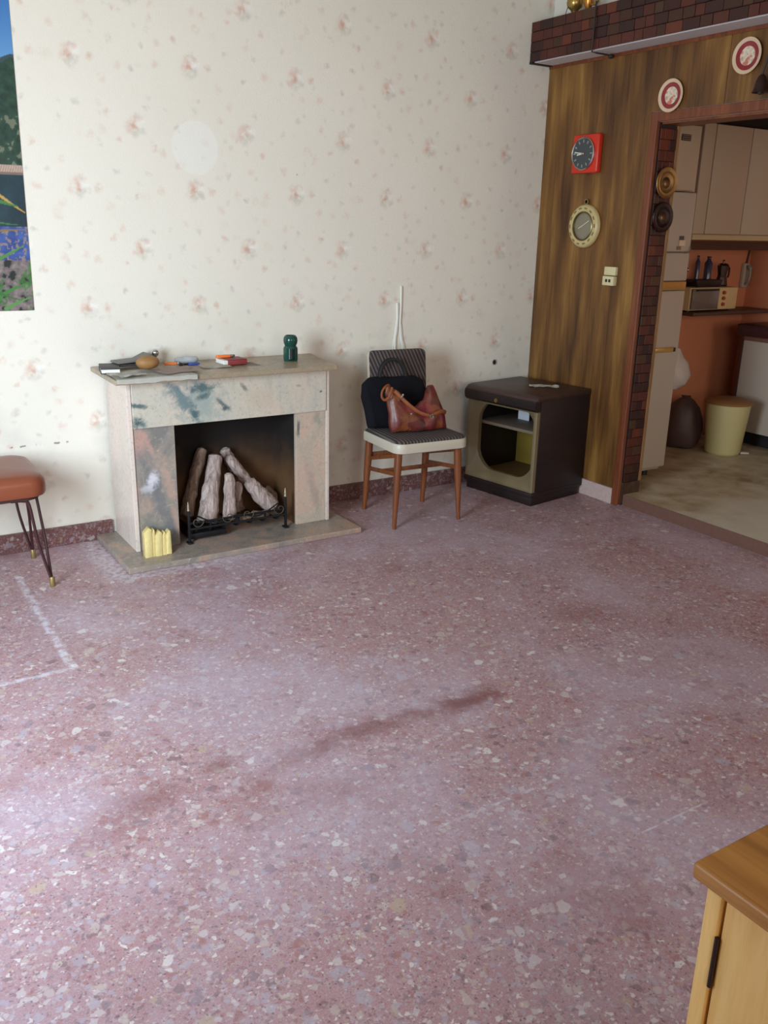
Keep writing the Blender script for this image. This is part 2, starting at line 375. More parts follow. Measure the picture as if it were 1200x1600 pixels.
# reveal of the opening: backing, base panel, far edge strip, then the little wooden blocks
rev = struct('trim_3', boxes(((XW+.014, DY-.002, .135), (XW+WT-.018, DY+.004, DZ))), M['mortar'])
struct('trim_4', boxes(((XW+.012, DY-.006, .001), (XW+WT, DY+.004, .133)), bev=.002), M['dark_base'])
struct('trim_5', boxes(((XW+WT-.018, DY-.008, .133), (XW+WT+.004, DY+.010, DZ)), bev=.002), M['tan_trim'])
struct('trim_6', boxes(((XW+.0125, 1.2, DZ-.012), (XW+WT+.004, DY-.01, DZ-.0005)), bev=.002), M['red_trim'])
# skirtings in the same terrazzo
struct('baseboard_back', boxes(((-1.0, YW-.018, 0), (1.09, YW, .094)), ((2.135, YW-.018, 0), (XW, YW, .094)), bev=.003), M['terrazzo_skirt'])
struct('baseboard_right', boxes(((XW-.016, DY+.047, 0), (XW, YW-.018, .093)), bev=.003), plain('pale_speckled_skirting', L(196, 170, 164), .5, var=.3, scale=60))

# beam along the right wall, clad with small wooden blocks
BX, BZ0, BZ1, BY0 = 3.59, 2.392, 2.594, 1.6
beam = struct('trim_7', boxes(((BX+.008, BY0, BZ0+.004), (XW, YW, BZ1-.006)), ((BX+.008, BY0, BZ1-.006), (XW, YW, BZ1))), M['mortar'])
struct('trim_8', boxes(((BX+.014, BY0, BZ0-.003), (XW-.014, YW-.03, BZ0+.004)), bev=.001), M['soffit'])
struct('trim_9', boxes(((BX, YW-.03, BZ0-.008), (XW, YW-.001, BZ0+.004)), bev=.001), M['mortar'])
block_mesh = {}
def block(parent, lo, w_, h_, axis, k, dep=.008):
    key = (round(w_, 3), round(h_, 3), axis, k)
    if key not in block_mesh:
        bm = new()
        if axis == 'X': box(bm, (-dep, 0, 0), (0, w_, h_))
        else: box(bm, (0, -dep, 0), (w_, 0, h_))
        es = list(bm.edges); bmesh.ops.bevel(bm, geom=es, offset=.0016, segments=1, affect='EDGES')
        me = bpy.data.meshes.new('tile'); bm.to_mesh(me); bm.free(); me.materials.append(M['brick%d' % k]); block_mesh[key] = me
    o = bpy.data.objects.new('tile', block_mesh[key]); COL.objects.link(o); o.parent = parent; o.location = lo
rows = 4; rh = (BZ1-BZ0)/rows
for r_ in range(rows):
    y = YW-.002
    while y > 2.35:
        w_ = random.choice((.055, .07, .085, .10)); w_ = min(w_, y-2.3)
        k = random.choices(range(7), (5, 5, 4, 3, 2, 4, 1))[0]
        block(beam, (BX+.0085+random.uniform(-.0012, .0008), y-w_+.002, BZ0+r_*rh+.001), w_-.003, rh-.0025, 'X', k)
        y -= w_
z = .136; rr = 0
while z < DZ-.055:
    x = XW+.0155; h_ = .052; end = XW+WT-.0185
    ws = [(.048, .071), (.070, .049), (.032, .054, .033)][rr % 3]
    for w_ in ws:
        k = random.choices(range(7), (5, 3, 4, 2, 2, 4, 1))[0]
        block(rev, (x, DY-.0025+random.uniform(-.001, .001), z), w_-.0015, h_-.0015, 'Y', k, .006); x += w_
    z += h_; rr += 1

# iron straps round the beam
M['iron'] = plain('dark_iron', L(58, 48, 48), .6, .3)
for nm, y, lab in (('beam_strap', 3.735, 'thin dark iron strap wrapped round the beam near the corner'), ('beam_strap', 2.615, 'dark iron strap round the beam at the right edge, above the red rimmed plates')):
    t = thing(nm, lab, 'strap', (BX, y, BZ0))
    bm = new(); tube(bm, [(BX-.008, y, BZ1+.02), (BX-.009, y, BZ0-.012), (BX+.02, y-.004, BZ0-.014), (XW-.02, y, BZ0-.014)], .0042, 8)
    obj('band', bm, M['iron'], t)
    bm = new(); sphere(bm, (XW-.032, y, BZ0-.018), .014, (1.3, 1, .8)); obj('bracket', bm, M['iron'], t)

# kitchen shell
KX, KZ = 5.80, .064
struct('floor_kitchen', boxes(((3.779, .4, 0), (KX, 4.25, KZ))), M['kfloor'])
struct('trim_10', boxes(((3.775, 1.2, 0), (3.779, DY-.007, KZ+.001))), M['step'])
struct('wall_kitchen_back', boxes(((XW+WT, 4.25, 0), (KX+.1, 4.35, 2.7))), M['orange_wall'])
struct('wall_kitchen_right', boxes(((KX, .4, 0), (KX+.1, 4.25, 2.7))), M['orange_wall'])
struct('wall_kitchen_front', boxes(((XW+WT, .3, 0), (4.42, .4, 2.7)), ((5.48, .3, 0), (KX, .4, 2.7)), ((4.42, .3, 0), (5.48, .4, .82)), ((4.42, .3, 1.88), (5.48, .4, 2.7))), M['orange_wall'])
struct('ceiling_kitchen', boxes(((XW+WT, .3, 2.62), (KX+.1, 4.35, 2.7))), wood('dark_ceiling_boards', L(40, 24, 16), L(56, 34, 22), L(70, 44, 28), 'Y', 1, .6, world=True))

# ================================================================== FIREPLACE
green, pale_green = L(70, 94, 92), L(140, 148, 138)
teal = L(62, 92, 96)
M['lintel'] = m_marble('granite_lintel', L(190, 184, 172), L(200, 190, 174), L(206, 186, 170), L(172, 166, 156), 1.,
    ((1.44, .72, .12, .10, -40, .8, L(146, 158, 154)), (1.36, .725, .12, .028, -52, .8, L(92, 116, 122)), (1.45, .775, .065, .020, 5, .85, teal), (1.46, .735, .04, .013, 20, .8, teal), (1.42, .655, .018, .03, 0, .7, teal),
     (1.16, .715, .045, .011, -8, .9, teal), (1.148, .642, .026, .024, 0, .95, L(56, 84, 88)), (1.17, .628, .02, .014, 0, .7, L(96, 118, 118)), (1.55, .695, .045, .010, -45, .8, L(74, 90, 96)), (1.57, .67, .02, .008, 0, .8, L(70, 84, 90)), (1.665, .76, .02, .009, -50, .75, L(92, 100, 98)),
     (1.75, .70, .08, .06, 0, .35, L(190, 168, 142)), (2.075, .712, .008, .005, 20, .9, L(80, 76, 70)), (1.95, .75, .010, .006, 0, .6, L(140, 134, 126)), (1.28, .77, .02, .02, 0, .5, L(140, 146, 140))))
M['pilaster'] = m_marble('granite_pilaster', L(126, 122, 118), L(152, 142, 132), L(178, 148, 132), L(112, 110, 110), 1.2,
    ((1.155, .55, .035, .06, 0, .75, L(200, 152, 138)), (1.20, .52, .012, .05, 20, .6, L(196, 150, 140)), (1.22, .30, .03, .22, 16, .75, L(112, 112, 116)), (1.275, .36, .022, .12, 14, .65, L(192, 156, 140)), (1.30, .17, .012, .08, 10, .55, L(186, 152, 136)),
     (1.17, .12, .035, .07, 0, .6, L(108, 114, 112)), (1.205, .365, .022, .04, -10, .85, L(222, 216, 222)), (1.175, .325, .035, .018, 10, .6, L(206, 200, 206)), (1.26, .10, .03, .05, 0, .5, L(96, 108, 112))))
M['pilaster_pale'] = m_marble('pale_granite', L(176, 164, 150), L(192, 174, 156), L(202, 168, 150), L(150, 142, 130), .9,
    ((1.955, .53, .008, .03, 0, .85, L(76, 80, 84)), (2.06, .575, .02, .03, 20, .5, L(130, 136, 124)), (2.01, .30, .03, .10, 20, .5, L(208, 166, 150)), (2.04, .20, .02, .12, 15, .45, L(140, 138, 132))))
M['side_slab'] = m_marble('pink_granite_side', L(206, 190, 180), L(216, 200, 188), L(222, 202, 190), L(196, 180, 170), .7)
M['mantel'] = m_marble('mantel_granite', L(140, 126, 106), L(158, 140, 116), L(166, 142, 116), L(120, 112, 96), .9)
M['hearth'] = m_marble('hearth_granite', L(128, 120, 114), L(154, 138, 126), L(178, 142, 122), L(108, 104, 100), 1.1)
g = G('brown_black_firebrick'); p = g.pos()
M['firebrick'] = g.done(g.mix(g.mr(g.ma('ADD', g.sep(p)[2], g.ma('MULTIPLY', g.noise(p, 5, 4), .3)), .38, .62), g.mix(g.noise(p, 9, 4), L(84, 54, 28), L(104, 70, 38)), L(22, 13, 11)), .85)  # brown low down, near-black towards the top
fp = thing('fireplace', 'granite fireplace with green mottled lintel and projecting hearth slab against the papered wall', 'fireplace', (1.615, YW, 0))
bm = boxes(((1.01, 3.692, 0), (2.212, YW-.001, .028)), bev=.004); obj('hearth', bm, M['hearth'], fp, False)
for nm, x0, x1, mm in (('side_panel', 1.105, 1.125, 'side_slab'), ('side_panel', 2.108, 2.126, 'side_slab')):
    obj(nm, boxes(((x0, 3.884, .028), (x1, YW-.019, .826)), bev=.002), M[mm], fp, False)
obj('pilaster', boxes(((1.1255, 3.890, .028), (1.318, 3.912, .6115)), bev=.002), M['pilaster'], fp, False)
obj('pilaster', boxes(((1.940, 3.890, .028), (2.1075, 3.912, .6115)), bev=.002), M['pilaster_pale'], fp, False)
obj('lintel', boxes(((1.1265, 3.878, .612), (2.1070, 3.905, .822)), bev=.003), M['lintel'], fp, False)
bm = new(); prism(bm, [(1.038, 3.80), (2.128, 3.80), (2.20, YW-.001), (1.046, YW-.001)], 'Z', .827, .850); bev(bm, .004)
obj('mantel_shelf', bm, M['mantel'], fp, False)
bm = boxes(((1.126, 3.913, .028), (1.318, 4.16, .80)), ((1.940, 3.913, .028), (2.107, 4.16, .80)), ((1.126, 4.16, .028), (2.107, 4.20, .80)), ((1.318, 3.913, .64), (1.940, 4.16, .80)))
obj('firebox', bm, M['firebrick'], fp, False)

# fire grate
M['black_iron'] = plain('black_iron', L(36, 36, 40), .45, .5)
M['brass'] = plain('brass', L(196, 164, 100), .3, 1.)
M['dull_scroll'] = plain('tarnished_brass', L(120, 112, 96), .4, .8)
M['pale_finial'] = plain('pale_brass_finial', L(190, 180, 156), .35, .8)
gr = thing('fire_grate', 'black iron fire basket with brass finials and scrolls inside the fireplace', 'grate', (1.61, 3.95, .028))
for x in (1.362, 1.872):
    bm = new(); box(bm, (x-.006, 3.874, .028), (x+.006, 3.886, .19), .002); box(bm, (x-.012, 3.862, .028), (x+.012, 3.90, .036), .002)
    obj('post', bm, M['black_iron'], gr)
    bm = new(); lathe(bm, [(0, .19), (.006, .192), (.007, .197), (.005, .201), (.006, .207), (.004, .220), (.0008, .238)], 14, 'Z', (x, 3.88, 0)); obj('finial', bm, M['pale_finial'], gr)
for z in (.098, .128):
    bm = new(); tube(bm, [(1.362, 3.88, z), (1.872, 3.88, z)], .006, 8); obj('rail', bm, M['black_iron'], gr)
for k in range(7):
    x = 1.40+k*.072
    bm = new(); tube(bm, spline([(x, 3.88, .120), (x, 3.90, .078), (x, 4.0, .070), (x, 4.12, .07)], 5), .006, 8); obj('bar', bm, M['black_iron'], gr)
for x in (1.41, 1.83):
    bm = new(); box(bm, (x-.007, 4.09, .028), (x+.007, 4.105, .066), .002); obj('leg', bm, M['black_iron'], gr)
def scroll(cx, z, s, sg):
    pts = [(cx+sg*s*(.12+.5*t/9)*math.cos(t*.75)*1., 3.866, z+s*(.12+.5*t/9)*math.sin(t*.75)) for t in range(10)]
    return pts
for cx, sg in ((1.40, 1), (1.835, -1), (1.56, -1), (1.66, 1)):
    bm = new(); tube(bm, spline(scroll(cx, .137, .055, sg), 3), .0022, 6); obj('scroll', bm, M['dull_scroll'], gr)
bm = new(); tube(bm, spline([(1.40, 3.868, .165), (1.50, 3.868, .118), (1.61, 3.868, .140), (1.72, 3.868, .118), (1.83, 3.868, .17)], 6), .004, 6); obj('swag', bm, M['black_iron'], gr)
obj('ember_tray', boxes(((1.375, 3.90, .040), (1.56, 4.06, .066)), bev=.003), M['black_iron'], gr)

# logs, one by one
def m_log(name, a, b, c):
    g = G(name); o = g.oc(); v = g.map(o, (1, 1, .12))
    f = g.noise(v, 55, 5, .65, .8)
    g.bump(f, .9, .012)
    return g.done(g.ramp(f, [(.3, a), (.5, b), (.7, c)]), .85)
M['bark1'] = m_log('grey_pink_bark', L(112, 92, 86), L(172, 150, 142), L(204, 184, 176))
M['bark2'] = m_log('brown_bark', L(92, 70, 58), L(140, 112, 96), L(176, 150, 132))
def log(label, pts, rad, m, seed, n=14):
    pts = [Vector(p) for p in pts]; d = (pts[-1]-pts[0])
    P = spline(pts, 7); rr_ = []
    for i in range(len(P)):
        t = i/(len(P)-1)*(len(rad)-1); k = min(int(t), len(rad)-2); rr_.append(rad[k]*(1-(t-k))+rad[k+1]*(t-k))
    P = [P[0]+(P[0]-P[1]).normalized()*.004]+P+[P[-1]+(P[-1]-P[-2]).normalized()*.008]; rr_ = [rr_[0]*.8]+rr_+[rr_[-1]*.55]
    bm = new(); tube(bm, P, rr_, n); jitter(bm, .009, 26, seed)
    o = obj('log', bm, M[m], None, True, True, tuple(pts[0])); return tag(o, label, 'log', 'logs in the fire basket')
log('tall brown log leaning at the far left of the fire basket', [(1.415, 4.055, .115), (1.465, 4.085, .26), (1.532, 4.122, .42)], [.034, .030, .028], 'bark2', 1)
log('thick split pale log in front of the leaning brown one, cracked along its length', [(1.482, 3.955, .10), (1.525, 4.0, .25), (1.575, 4.05, .402)], [.050, .042, .034], 'bark1', 2)
log('short upright pale log at the centre of the fire basket', [(1.592, 3.935, .105), (1.602, 3.95, .20), (1.612, 3.97, .318)], [.034, .030, .024], 'bark1', 3)
log('slim forked log with a rounded pale end leaning at the top of the pile', [(1.745, 4.045, .245), (1.69, 4.06, .32), (1.645, 4.07, .385)], [.028, .028, .024], 'bark1', 4)
log('thick pale log lying diagonally down to the right of the pile', [(1.845, 3.98, .115), (1.79, 4.0, .18), (1.735, 4.015, .258)], [.040, .040, .032], 'bark1', 5)
log('small stub of log hanging between the upright and the diagonal log', [(1.662, 4.0, .165), (1.668, 4.01, .205), (1.675, 4.025, .25)], [.012, .024, .022], 'bark1', 6)
log('dark log lying along the front bottom of the fire basket', [(1.65, 3.925, .100), (1.72, 3.925, .102), (1.79, 3.922, .104)], [.019, .021, .019], 'bark2', 7)
log('rough brown stump end behind the diagonal log at the right', [(1.89, 4.06, .10), (1.88, 4.07, .15), (1.862, 4.08, .19)], [.026, .028, .020], 'bark2', 8)
log('rounded pale log end peeping out above the fork at the top of the pile', [(1.70, 4.125, .30), (1.675, 4.122, .35), (1.655, 4.118, .402)], [.026, .027, .026], 'bark1', 9)
log('short dark log standing behind the small stub, between the two pale ones', [(1.71, 4.09, .09), (1.70, 4.10, .15), (1.69, 4.11, .22)], [.030, .030, .026], 'bark2', 10)

# ------------------------------------------------------------------ gilt kindling block on the hearth
M['gilt'] = plain('yellow_gilt', L(222, 200, 134), .5, .1, var=.25, scale=24, bump=.5)
M['wood_end'] = plain('broken_wood_end', L(120, 90, 64), .8, var=.3, scale=40)
gb = thing('gilded_wood_block', 'rough yellow gilded chunk of split wood standing on the hearth against the left pilaster', 'block', (1.19, 3.80, .028))
xs = [(1.134, .038, .128), (1.159, .018, .120), (1.182, .034, .108), (1.207, .022, .102), (1.228, .026, .106)]
for k, (x, w_, h_) in enumerate(xs):
    bm = new(); prism(bm, [(x-w_*.5, .0), (x+w_*.5, .0), (x+w_*.5+.012, h_*.93), (x+w_*.2+.012, h_), (x-w_*.5+.012, h_*.84)], 'Y', 3.784+.004*(k % 2), 3.822)
    for v in bm.verts: v.co.y += v.co.z*.35; v.co.z += .028
    bev(bm, .004, 2); jitter(bm, .003, 60, k); obj('splinter', bm, M['gilt'], gb)
bm = new(); box(bm, (1.175, 3.825, .034), (1.250, 3.842, .118), .006, rot=(-.3, 0, .02), at=(1.212, 3.845, .078)); jitter(bm, .006, 50, 3); obj('core', bm, M['wood_end'], gb)

# ================================================================== THINGS ON THE MANTEL
TZ = .850
M['paper'] = plain('newsprint', L(222, 218, 208), .8, var=.16, scale=30)
M['paper_white'] = plain('white_paper', L(226, 222, 212), .8, var=.05, scale=20)
M['black_cover'] = plain('black_cover', L(38, 36, 40), .5)
nb = thing('notebook', 'black covered notebook with white pages at the left end of the mantel', 'notebook', (1.088, 4.06, TZ), R(-12))
obj('cover', boxes(((-.042, -.085, 0), (.042, .085, .004)), ((-.042, -.085, .020), (.042, .085, .024)), ((-.042, .081, 0), (.042, .085, .024)), bev=.001), M['black_cover'], nb, world=False)
obj('pages', boxes(((.038*-1, -.082, .0045), (.040, .080, .0195))), M['paper_white'], nb, False, False)
def sheet_paper(name, label, cat, cx, cy, w_, d_, z, rz, m, n=10, amp=.004, lift=None, group=None, seed=0., droop=None):
    bm = new(); rs = []
    from mathutils import noise as mn
    for j in range(n+1):
        row = []
        for i in range(n+1):
            u, v = i/n-.5, j/n-.5; x, y = u*w_, v*d_
            h = (mn.noise(Vector((u*4+seed, v*4, seed)))+.6)*amp
            if lift: h += lift(u, v)
            h = max(h, .0006)
            if droop is not None and v < droop: y = droop*d_-.003-(droop-v)*d_*.12; h -= (droop-v)*d_*(.9+.3*mn.noise(Vector((u*7, 0, seed))))
            row.append((x, y, h))
        rs.append(row)
    rings(bm, rs, False, False)
    ret = bmesh.ops.solidify(bm, geom=list(bm.faces), thickness=-.0012)
    lo = .0 if droop is not None else min(v.co.z for v in bm.verts)
    for v in bm.verts: v.co.z -= lo
    o = obj(name, bm, m); o.location = (cx, cy, z); o.rotation_euler = (0, 0, rz)
    return tag(o, label, cat, group)
hang = lambda u, v: -.0  # lies flat
sheet_paper('newspaper', 'wide old newspaper spread flat on the left half of the mantel, under other sheets', 'paper', 1.225, 3.897, .36, .25, TZ+.0016, R(-1), M['paper'], n=24, seed=1., amp=.005, droop=-.405)
sheet_paper('paper_sheet', 'pinkish paper sheet lying on the newspaper towards the middle of the mantel', 'paper', 1.35, 3.915, .20, .15, TZ+.0095, R(14), plain('pinkish_paper', L(208, 186, 176), .8), seed=4., amp=.003)
sheet_paper('paper_sheet', 'crumpled pale paper at the front left corner of the mantel', 'paper', 1.115, 3.86, .13, .10, TZ+.0095, R(20), M['paper_white'], seed=9., amp=.010)
# open dark wallet, standing a little open
M['wallet'] = plain('dark_grey_leather', L(66, 62, 62), .5, bump=.2)
wl = thing('wallet', 'dark grey wallet lying half open on the papers behind the brown stone', 'wallet', (1.205, 4.13, TZ+.013), R(8))
bm = new(); box(bm, (-.075, -.045, 0), (.085, .045, .010), .003); obj('back_flap', bm, M['wallet'], wl, world=False)
bm = new(); prism(bm, [(-.078, .013), (.03, .017), (.088, .042), (.088, .050), (.03, .026), (-.078, .022)], 'Y', -.044, .044); bev(bm, .002); obj('front_flap', bm, plain('worn_grey_leather', L(112, 108, 104), .5, bump=.2), wl, world=False)
# brown egg-like stone
bm = new(); sphere(bm, (0, 0, .031), .031, (1.75, 1.25, 1.0), 28, 18); jitter(bm, .003, 18, 2)
lo = min(v.co.z for v in bm.verts)
for v in bm.verts: v.co.z -= lo
o = obj('stone', bm, plain('brown_pebble', L(150, 108, 62), .6, var=.18, scale=22, bump=.15)); o.location = (1.235, 3.965, TZ+.0125); tag(o, 'smooth brown oval stone resting on the papers on the mantel', 'stone')
# chrome ball on a little ring foot
cb = thing('silver_ball', 'small shiny silver ball by the wall behind the brown stone', 'ornament', (1.335, 4.16, TZ))
bm = new(); sphere(bm, (1.335, 4.16, TZ+.058), .019); obj('ball', bm, plain('chrome', L(210, 214, 216), .12, 1., var=.02), cb)
bm = new(); lathe(bm, [(.013, 0), (.014, .008), (.008, .024), (.006, .042)], 16, 'Z', (1.335, 4.16, TZ)); obj('foot', bm, plain('grey_metal', L(120, 120, 122), .4, .8), cb)
# lighters
def lighter(label, loc, rz, col, ln=.075):
    t = thing('lighter', label, 'lighter', loc, rz, 'lighters on the mantel')
    bm = new(); box(bm, (-ln/2, -.011, 0), (ln*.28, .011, .014), .005, 3); obj('body', bm, plain('lighter_plastic', col, .3, var=.05), t, world=False)
    bm = new(); box(bm, (ln*.29, -.010, .001), (ln*.44, .010, .013), .002); obj('hood', bm, M['grey_metal'], t, world=False)
    bm = new(); box(bm, (ln*.44, -.006, .003), (ln*.52, .006, .012), .002); obj('button', bm, M['black_cover'], t, world=False)
M['grey_metal'] = plain('steel', L(150, 150, 152), .35, .9)
lighter('orange lighter lying at the right of the brown stone', (1.375, 4.04, TZ+.0135), R(-8), L(226, 120, 60))
# translucent grey packet with a blue edge
pk = thing('plastic_packet', 'crumpled grey plastic packet with blue edge near the wall in the middle of the mantel', 'packet', (1.475, 4.12, TZ))
bm = new(); sphere(bm, (1.475, 4.12, TZ+.020), .02, (3.0, 1.6, 1.0), 18, 10); jitter(bm, .012, 24, 5)
lo = min(v.co.z for v in bm.verts)
for v in bm.verts: v.co.z += TZ+.0005-lo
obj('wrap', bm, plain('grey_film', L(176, 180, 186), .35), pk)
bm = new(); box(bm, (1.468, 4.072, TZ+.0005), (1.523, 4.092, TZ+.012), .003); obj('blue_edge', bm, plain('blue_plastic', L(52, 76, 150), .4), pk)
bm = new(); box(bm, (1.420, 4.06, TZ+.0005), (1.434, 4.078, TZ+.016), .003); obj('dark_clip', bm, M['black_cover'], pk)
# open leaflet
sheet_paper('leaflet', 'open white leaflet with a raised fold left of the dark red book', 'paper', 1.565, 3.985, .14, .10, TZ+.0004, R(-6), M['paper_white'], amp=.001, lift=lambda u, v: .018*abs(u+.12)**.9 if u < .1 else .006, seed=2.)
sheet_paper('card', 'flat beige card under the dark red book', 'card', 1.70, 4.0, .17, .11, TZ+.0002, R(4), plain('beige_card', L(186, 170, 150), .7), amp=.0015, seed=7.)
bk = thing('book', 'small dark red book with white page edges on the mantel', 'book', (1.665, 4.03, TZ+.004), R(2))
M['red_cover'] = plain('dark_red_cover', L(134, 52, 52), .5)
obj('cover', boxes(((-.038, -.05, 0), (.062, .05, .003)), ((-.038, -.05, .023), (.062, .05, .026)), ((-.038, -.05, 0), (.062, -.046, .026)), bev=.001), M['red_cover'], bk, world=False)
obj('pages', boxes(((-.058, -.0455, .0035), (.060, .048, .0225)), bev=.002), M['paper_white'], bk, False, False)
lighter('bright orange lighter lying on top of the dark red book', (1.648, 4.06, TZ+.0302), R(3), L(240, 122, 52), .095)
# green ceramic oil burner
M['green_glaze'] = plain('green_glaze', L(26, 70, 60), .12, var=.35, scale=30)
ob = thing('oil_burner', 'green glazed ceramic oil burner with arched opening at the right end of the mantel', 'oil burner', (1.985, 4.03, TZ))
def grow(b_):
    for v in b_.verts: v.co.z = TZ+(v.co.z-TZ)*1.24
bm = new(); lathe(bm, [(.001, 0), (.034, 0), (.036, .006), (.036, .050), (.033, .056), (.029, .059), (.0285, .060), (.026, .060), (.030, .052), (.031, .008), (.001, .006)], 40, 'Z', (1.985, 4.03, TZ))
# cut the arched mouth: drop the faces that look at the room there
kill = [f for f in bm.faces if (lambda c: abs(math.atan2(-(c.x-1.985)*.86+(c.y-4.03)*-.5*0, -(c.y-4.03))-.30) < .42 and TZ+.010 < c.z < TZ+.046)(f.calc_center_median()) and abs(f.normal.z) < .6]
bmesh.ops.delete(bm, geom=kill, context='FACES'); grow(bm); obj('body', bm, M['green_glaze'], ob)
bm = new(); lathe(bm, [(.024, .0605), (.0285, .061), (.034, .071), (.036, .082), (.034, .093), (.027, .101), (.024, .102), (.022, .098), (.014, .094), (.001, .093)], 32, 'Z', (1.985, 4.03, TZ)); grow(bm); obj('bowl', bm, M['green_glaze'], ob)
bm = new(); lathe(bm, [(.001, .007), (.016, .007), (.017, .010), (.017, .020), (.015, .020), (.001, .018)], 20, 'Z', (1.985, 4.028, TZ)); grow(bm); obj('tea_light', bm, M['chrome'] if 'chrome' in M else plain('tin', L(220, 220, 220), .2, .9), ob)
bm = new(); lathe(bm, [(.0305, .008), (.0300, .05)], 32, 'Z', (1.985, 4.03, TZ)); bm2 = bm
grow(bm2); obj('inner_wall', bm2, plain('sooty_glaze', L(20, 30, 28), .3), ob)

# ================================================================== CHAIR WITH BAGS
M['chair_wood'] = wood('orange_brown_wood', L(92, 48, 24), L(118, 64, 34), L(138, 80, 44), 'Z', 2, .38)
M['white_vinyl'] = plain('cream_vinyl', L(194, 184, 166), .4, var=.06, scale=12)
def m_stripe(name, ang, dens):
    g = G(name); o = g.oc()
    v = g.map(o, (1, 1, 1), (0, 0, 0), ang); x = g.sep(v)[0]
    s_ = g.ma('SINE', g.ma('MULTIPLY', x, dens)); t_ = g.ma('SINE', g.ma('MULTIPLY', x, dens*.5))
    f = g.noise(o, 240, 3, .7)
    c = g.mix(g.mr(s_, -.2, .7), L(44, 38, 40), L(112, 102, 96)); c = g.mix(g.mr(t_, .5, .9, 0, .5), c, L(92, 60, 54))
    c = g.mix(g.mr(f, .3, .7, 0, .5), c, L(52, 46, 48)); g.bump(f, .5, .003)
    return g.done(c, .9)
CH = (2.6, 3.82, 0)
ch = thing('dining_chair', 'wooden dining chair with striped dark fabric edged in cream vinyl, holding two bags', 'chair', CH, R(-4))
def cobj(n_, bm, m, smooth=True): return obj(n_, bm, m, ch, smooth, False)
def rounded(x0, x1, y0, y1, rf, rb, n=6):
    pts = []
    for cx, cy, r_, a in ((x1-rf, y0+rf, rf, -90), (x1-rb, y1-rb, rb, 0), (x0+rb, y1-rb, rb, 90), (x0+rf, y0+rf, rf, 180)):
        for k in range(n+1):
            q = R(a+90*k/n); pts.append((cx+r_*math.cos(q), cy+r_*math.sin(q)))
    return pts
def scaled(pts, s, z):
    cx = sum(p[0] for p in pts)/len(pts); cy = sum(p[1] for p in pts)/len(pts)
    return [(cx+(p[0]-cx)*s, cy+(p[1]-cy)*s, z) for p in pts]
so = rounded(-.218, .218, -.222, .165, .055, .02)
bm = new(); rings(bm, [scaled(so, .96, .405), scaled(so, 1, .410), scaled(so, 1.004, .43), scaled(so, 1, .452), scaled(so, .985, .458), scaled(so, .95, .458)]); cobj('seat_band', bm, M['white_vinyl'])
bm = new(); rings(bm, [scaled(so, .975, .452), scaled(so, .972, .462), scaled(so, .94, .470), scaled(so, .8, .4755), scaled(so, .4, .478), scaled(so, .02, .479)]); cobj('seat_cushion', bm, m_stripe('striped_fabric_seat', (0, 0, R(2)), 330))
# back: slab leaning backwards
def backpt(x, t, dy): return (x, .150+.055*t+dy, .395+.475*t)
def back_outline(w0, w1, r_=.035, n=5):
    pts = [(-w0, 0), (w0, 0)]
    for cx, a in ((w1-r_, 0), (-w1+r_, 90)):
        for k in range(n+1):
            q = R(a+90*k/n); pts.append((cx+r_*math.cos(q), 1-r_/.475+r_/.475*math.sin(q)))
    return pts
bo = back_outline(.168, .170, .028)
bm = new(); rings(bm, [[backpt(x, t, 0) for x, t in bo], [backpt(x, t, .028) for x, t in bo]]); bev(bm, .005); cobj('backrest_shell', bm, M['white_vinyl'])
bo2 = [(x*1.012+.005, .02+t*.986) for x, t in bo]
bm = new(); rings(bm, [[backpt(x, t, -.010) for x, t in [(a*.975, .012+b*.976) for a, b in bo2]], [backpt(x, t, -.006) for x, t in bo2], [backpt(x, t, .012) for x, t in bo2]]); cobj('backrest_cushion', bm, m_stripe('striped_fabric_back', (0, R(24), 0), 330))
def leg(x0, y0, x1, y1, zt, rt=.017, rb_=.010):
    bm = new(); pts = [(x0+(x1-x0)*t, y0+(y1-y0)*t, zt*t) for t in (0, .25, .5, .75, 1)]
    tube(bm, pts, [rb_+(rt-rb_)*min(1, t*1.3) for t in (0, .25, .5, .75, 1)], 12); return bm
cobj('leg', leg(-.198, -.175, -.178, -.165, .404, .020, .0105), M['chair_wood'])
cobj('leg', leg(.198, -.175, .178, -.165, .404, .020, .0105), M['chair_wood'])
cobj('leg', leg(-.186, .195, -.182, .152, .404, .021, .012), M['chair_wood'])
cobj('leg', leg(.182, .185, .178, .150, .404, .021, .012), M['chair_wood'])
def rail(p0, p1, w_, h_):
    p0, p1 = Vector(p0), Vector(p1); d = p1-p0; bm = new()
    q = d.to_track_quat('X', 'Z'); bmesh.ops.create_cube(bm, size=1, matrix=Matrix.Translation((p0+p1)/2) @ q.to_matrix().to_4x4() @ Matrix.Diagonal((d.length, w_, h_, 1)))
    return bev(bm, .003)
for s_ in (-1, 1):
    cobj('side_stretcher', rail((s_*.184, -.160, .290), (s_*.183, .165, .245), .013, .022), M['chair_wood'])
    cobj('brace', rail((s_*.170, -.150, .385), (s_*.178, .160, .300), .012, .020), M['chair_wood'])
cobj('rear_rail', rail((-.18, .163, .315), (.18, .163, .315), .016, .034), M['chair_wood'])
cobj('cross_stretcher', rail((-.183, .0, .268), (.183, .0, .268), .013, .022), M['chair_wood'])

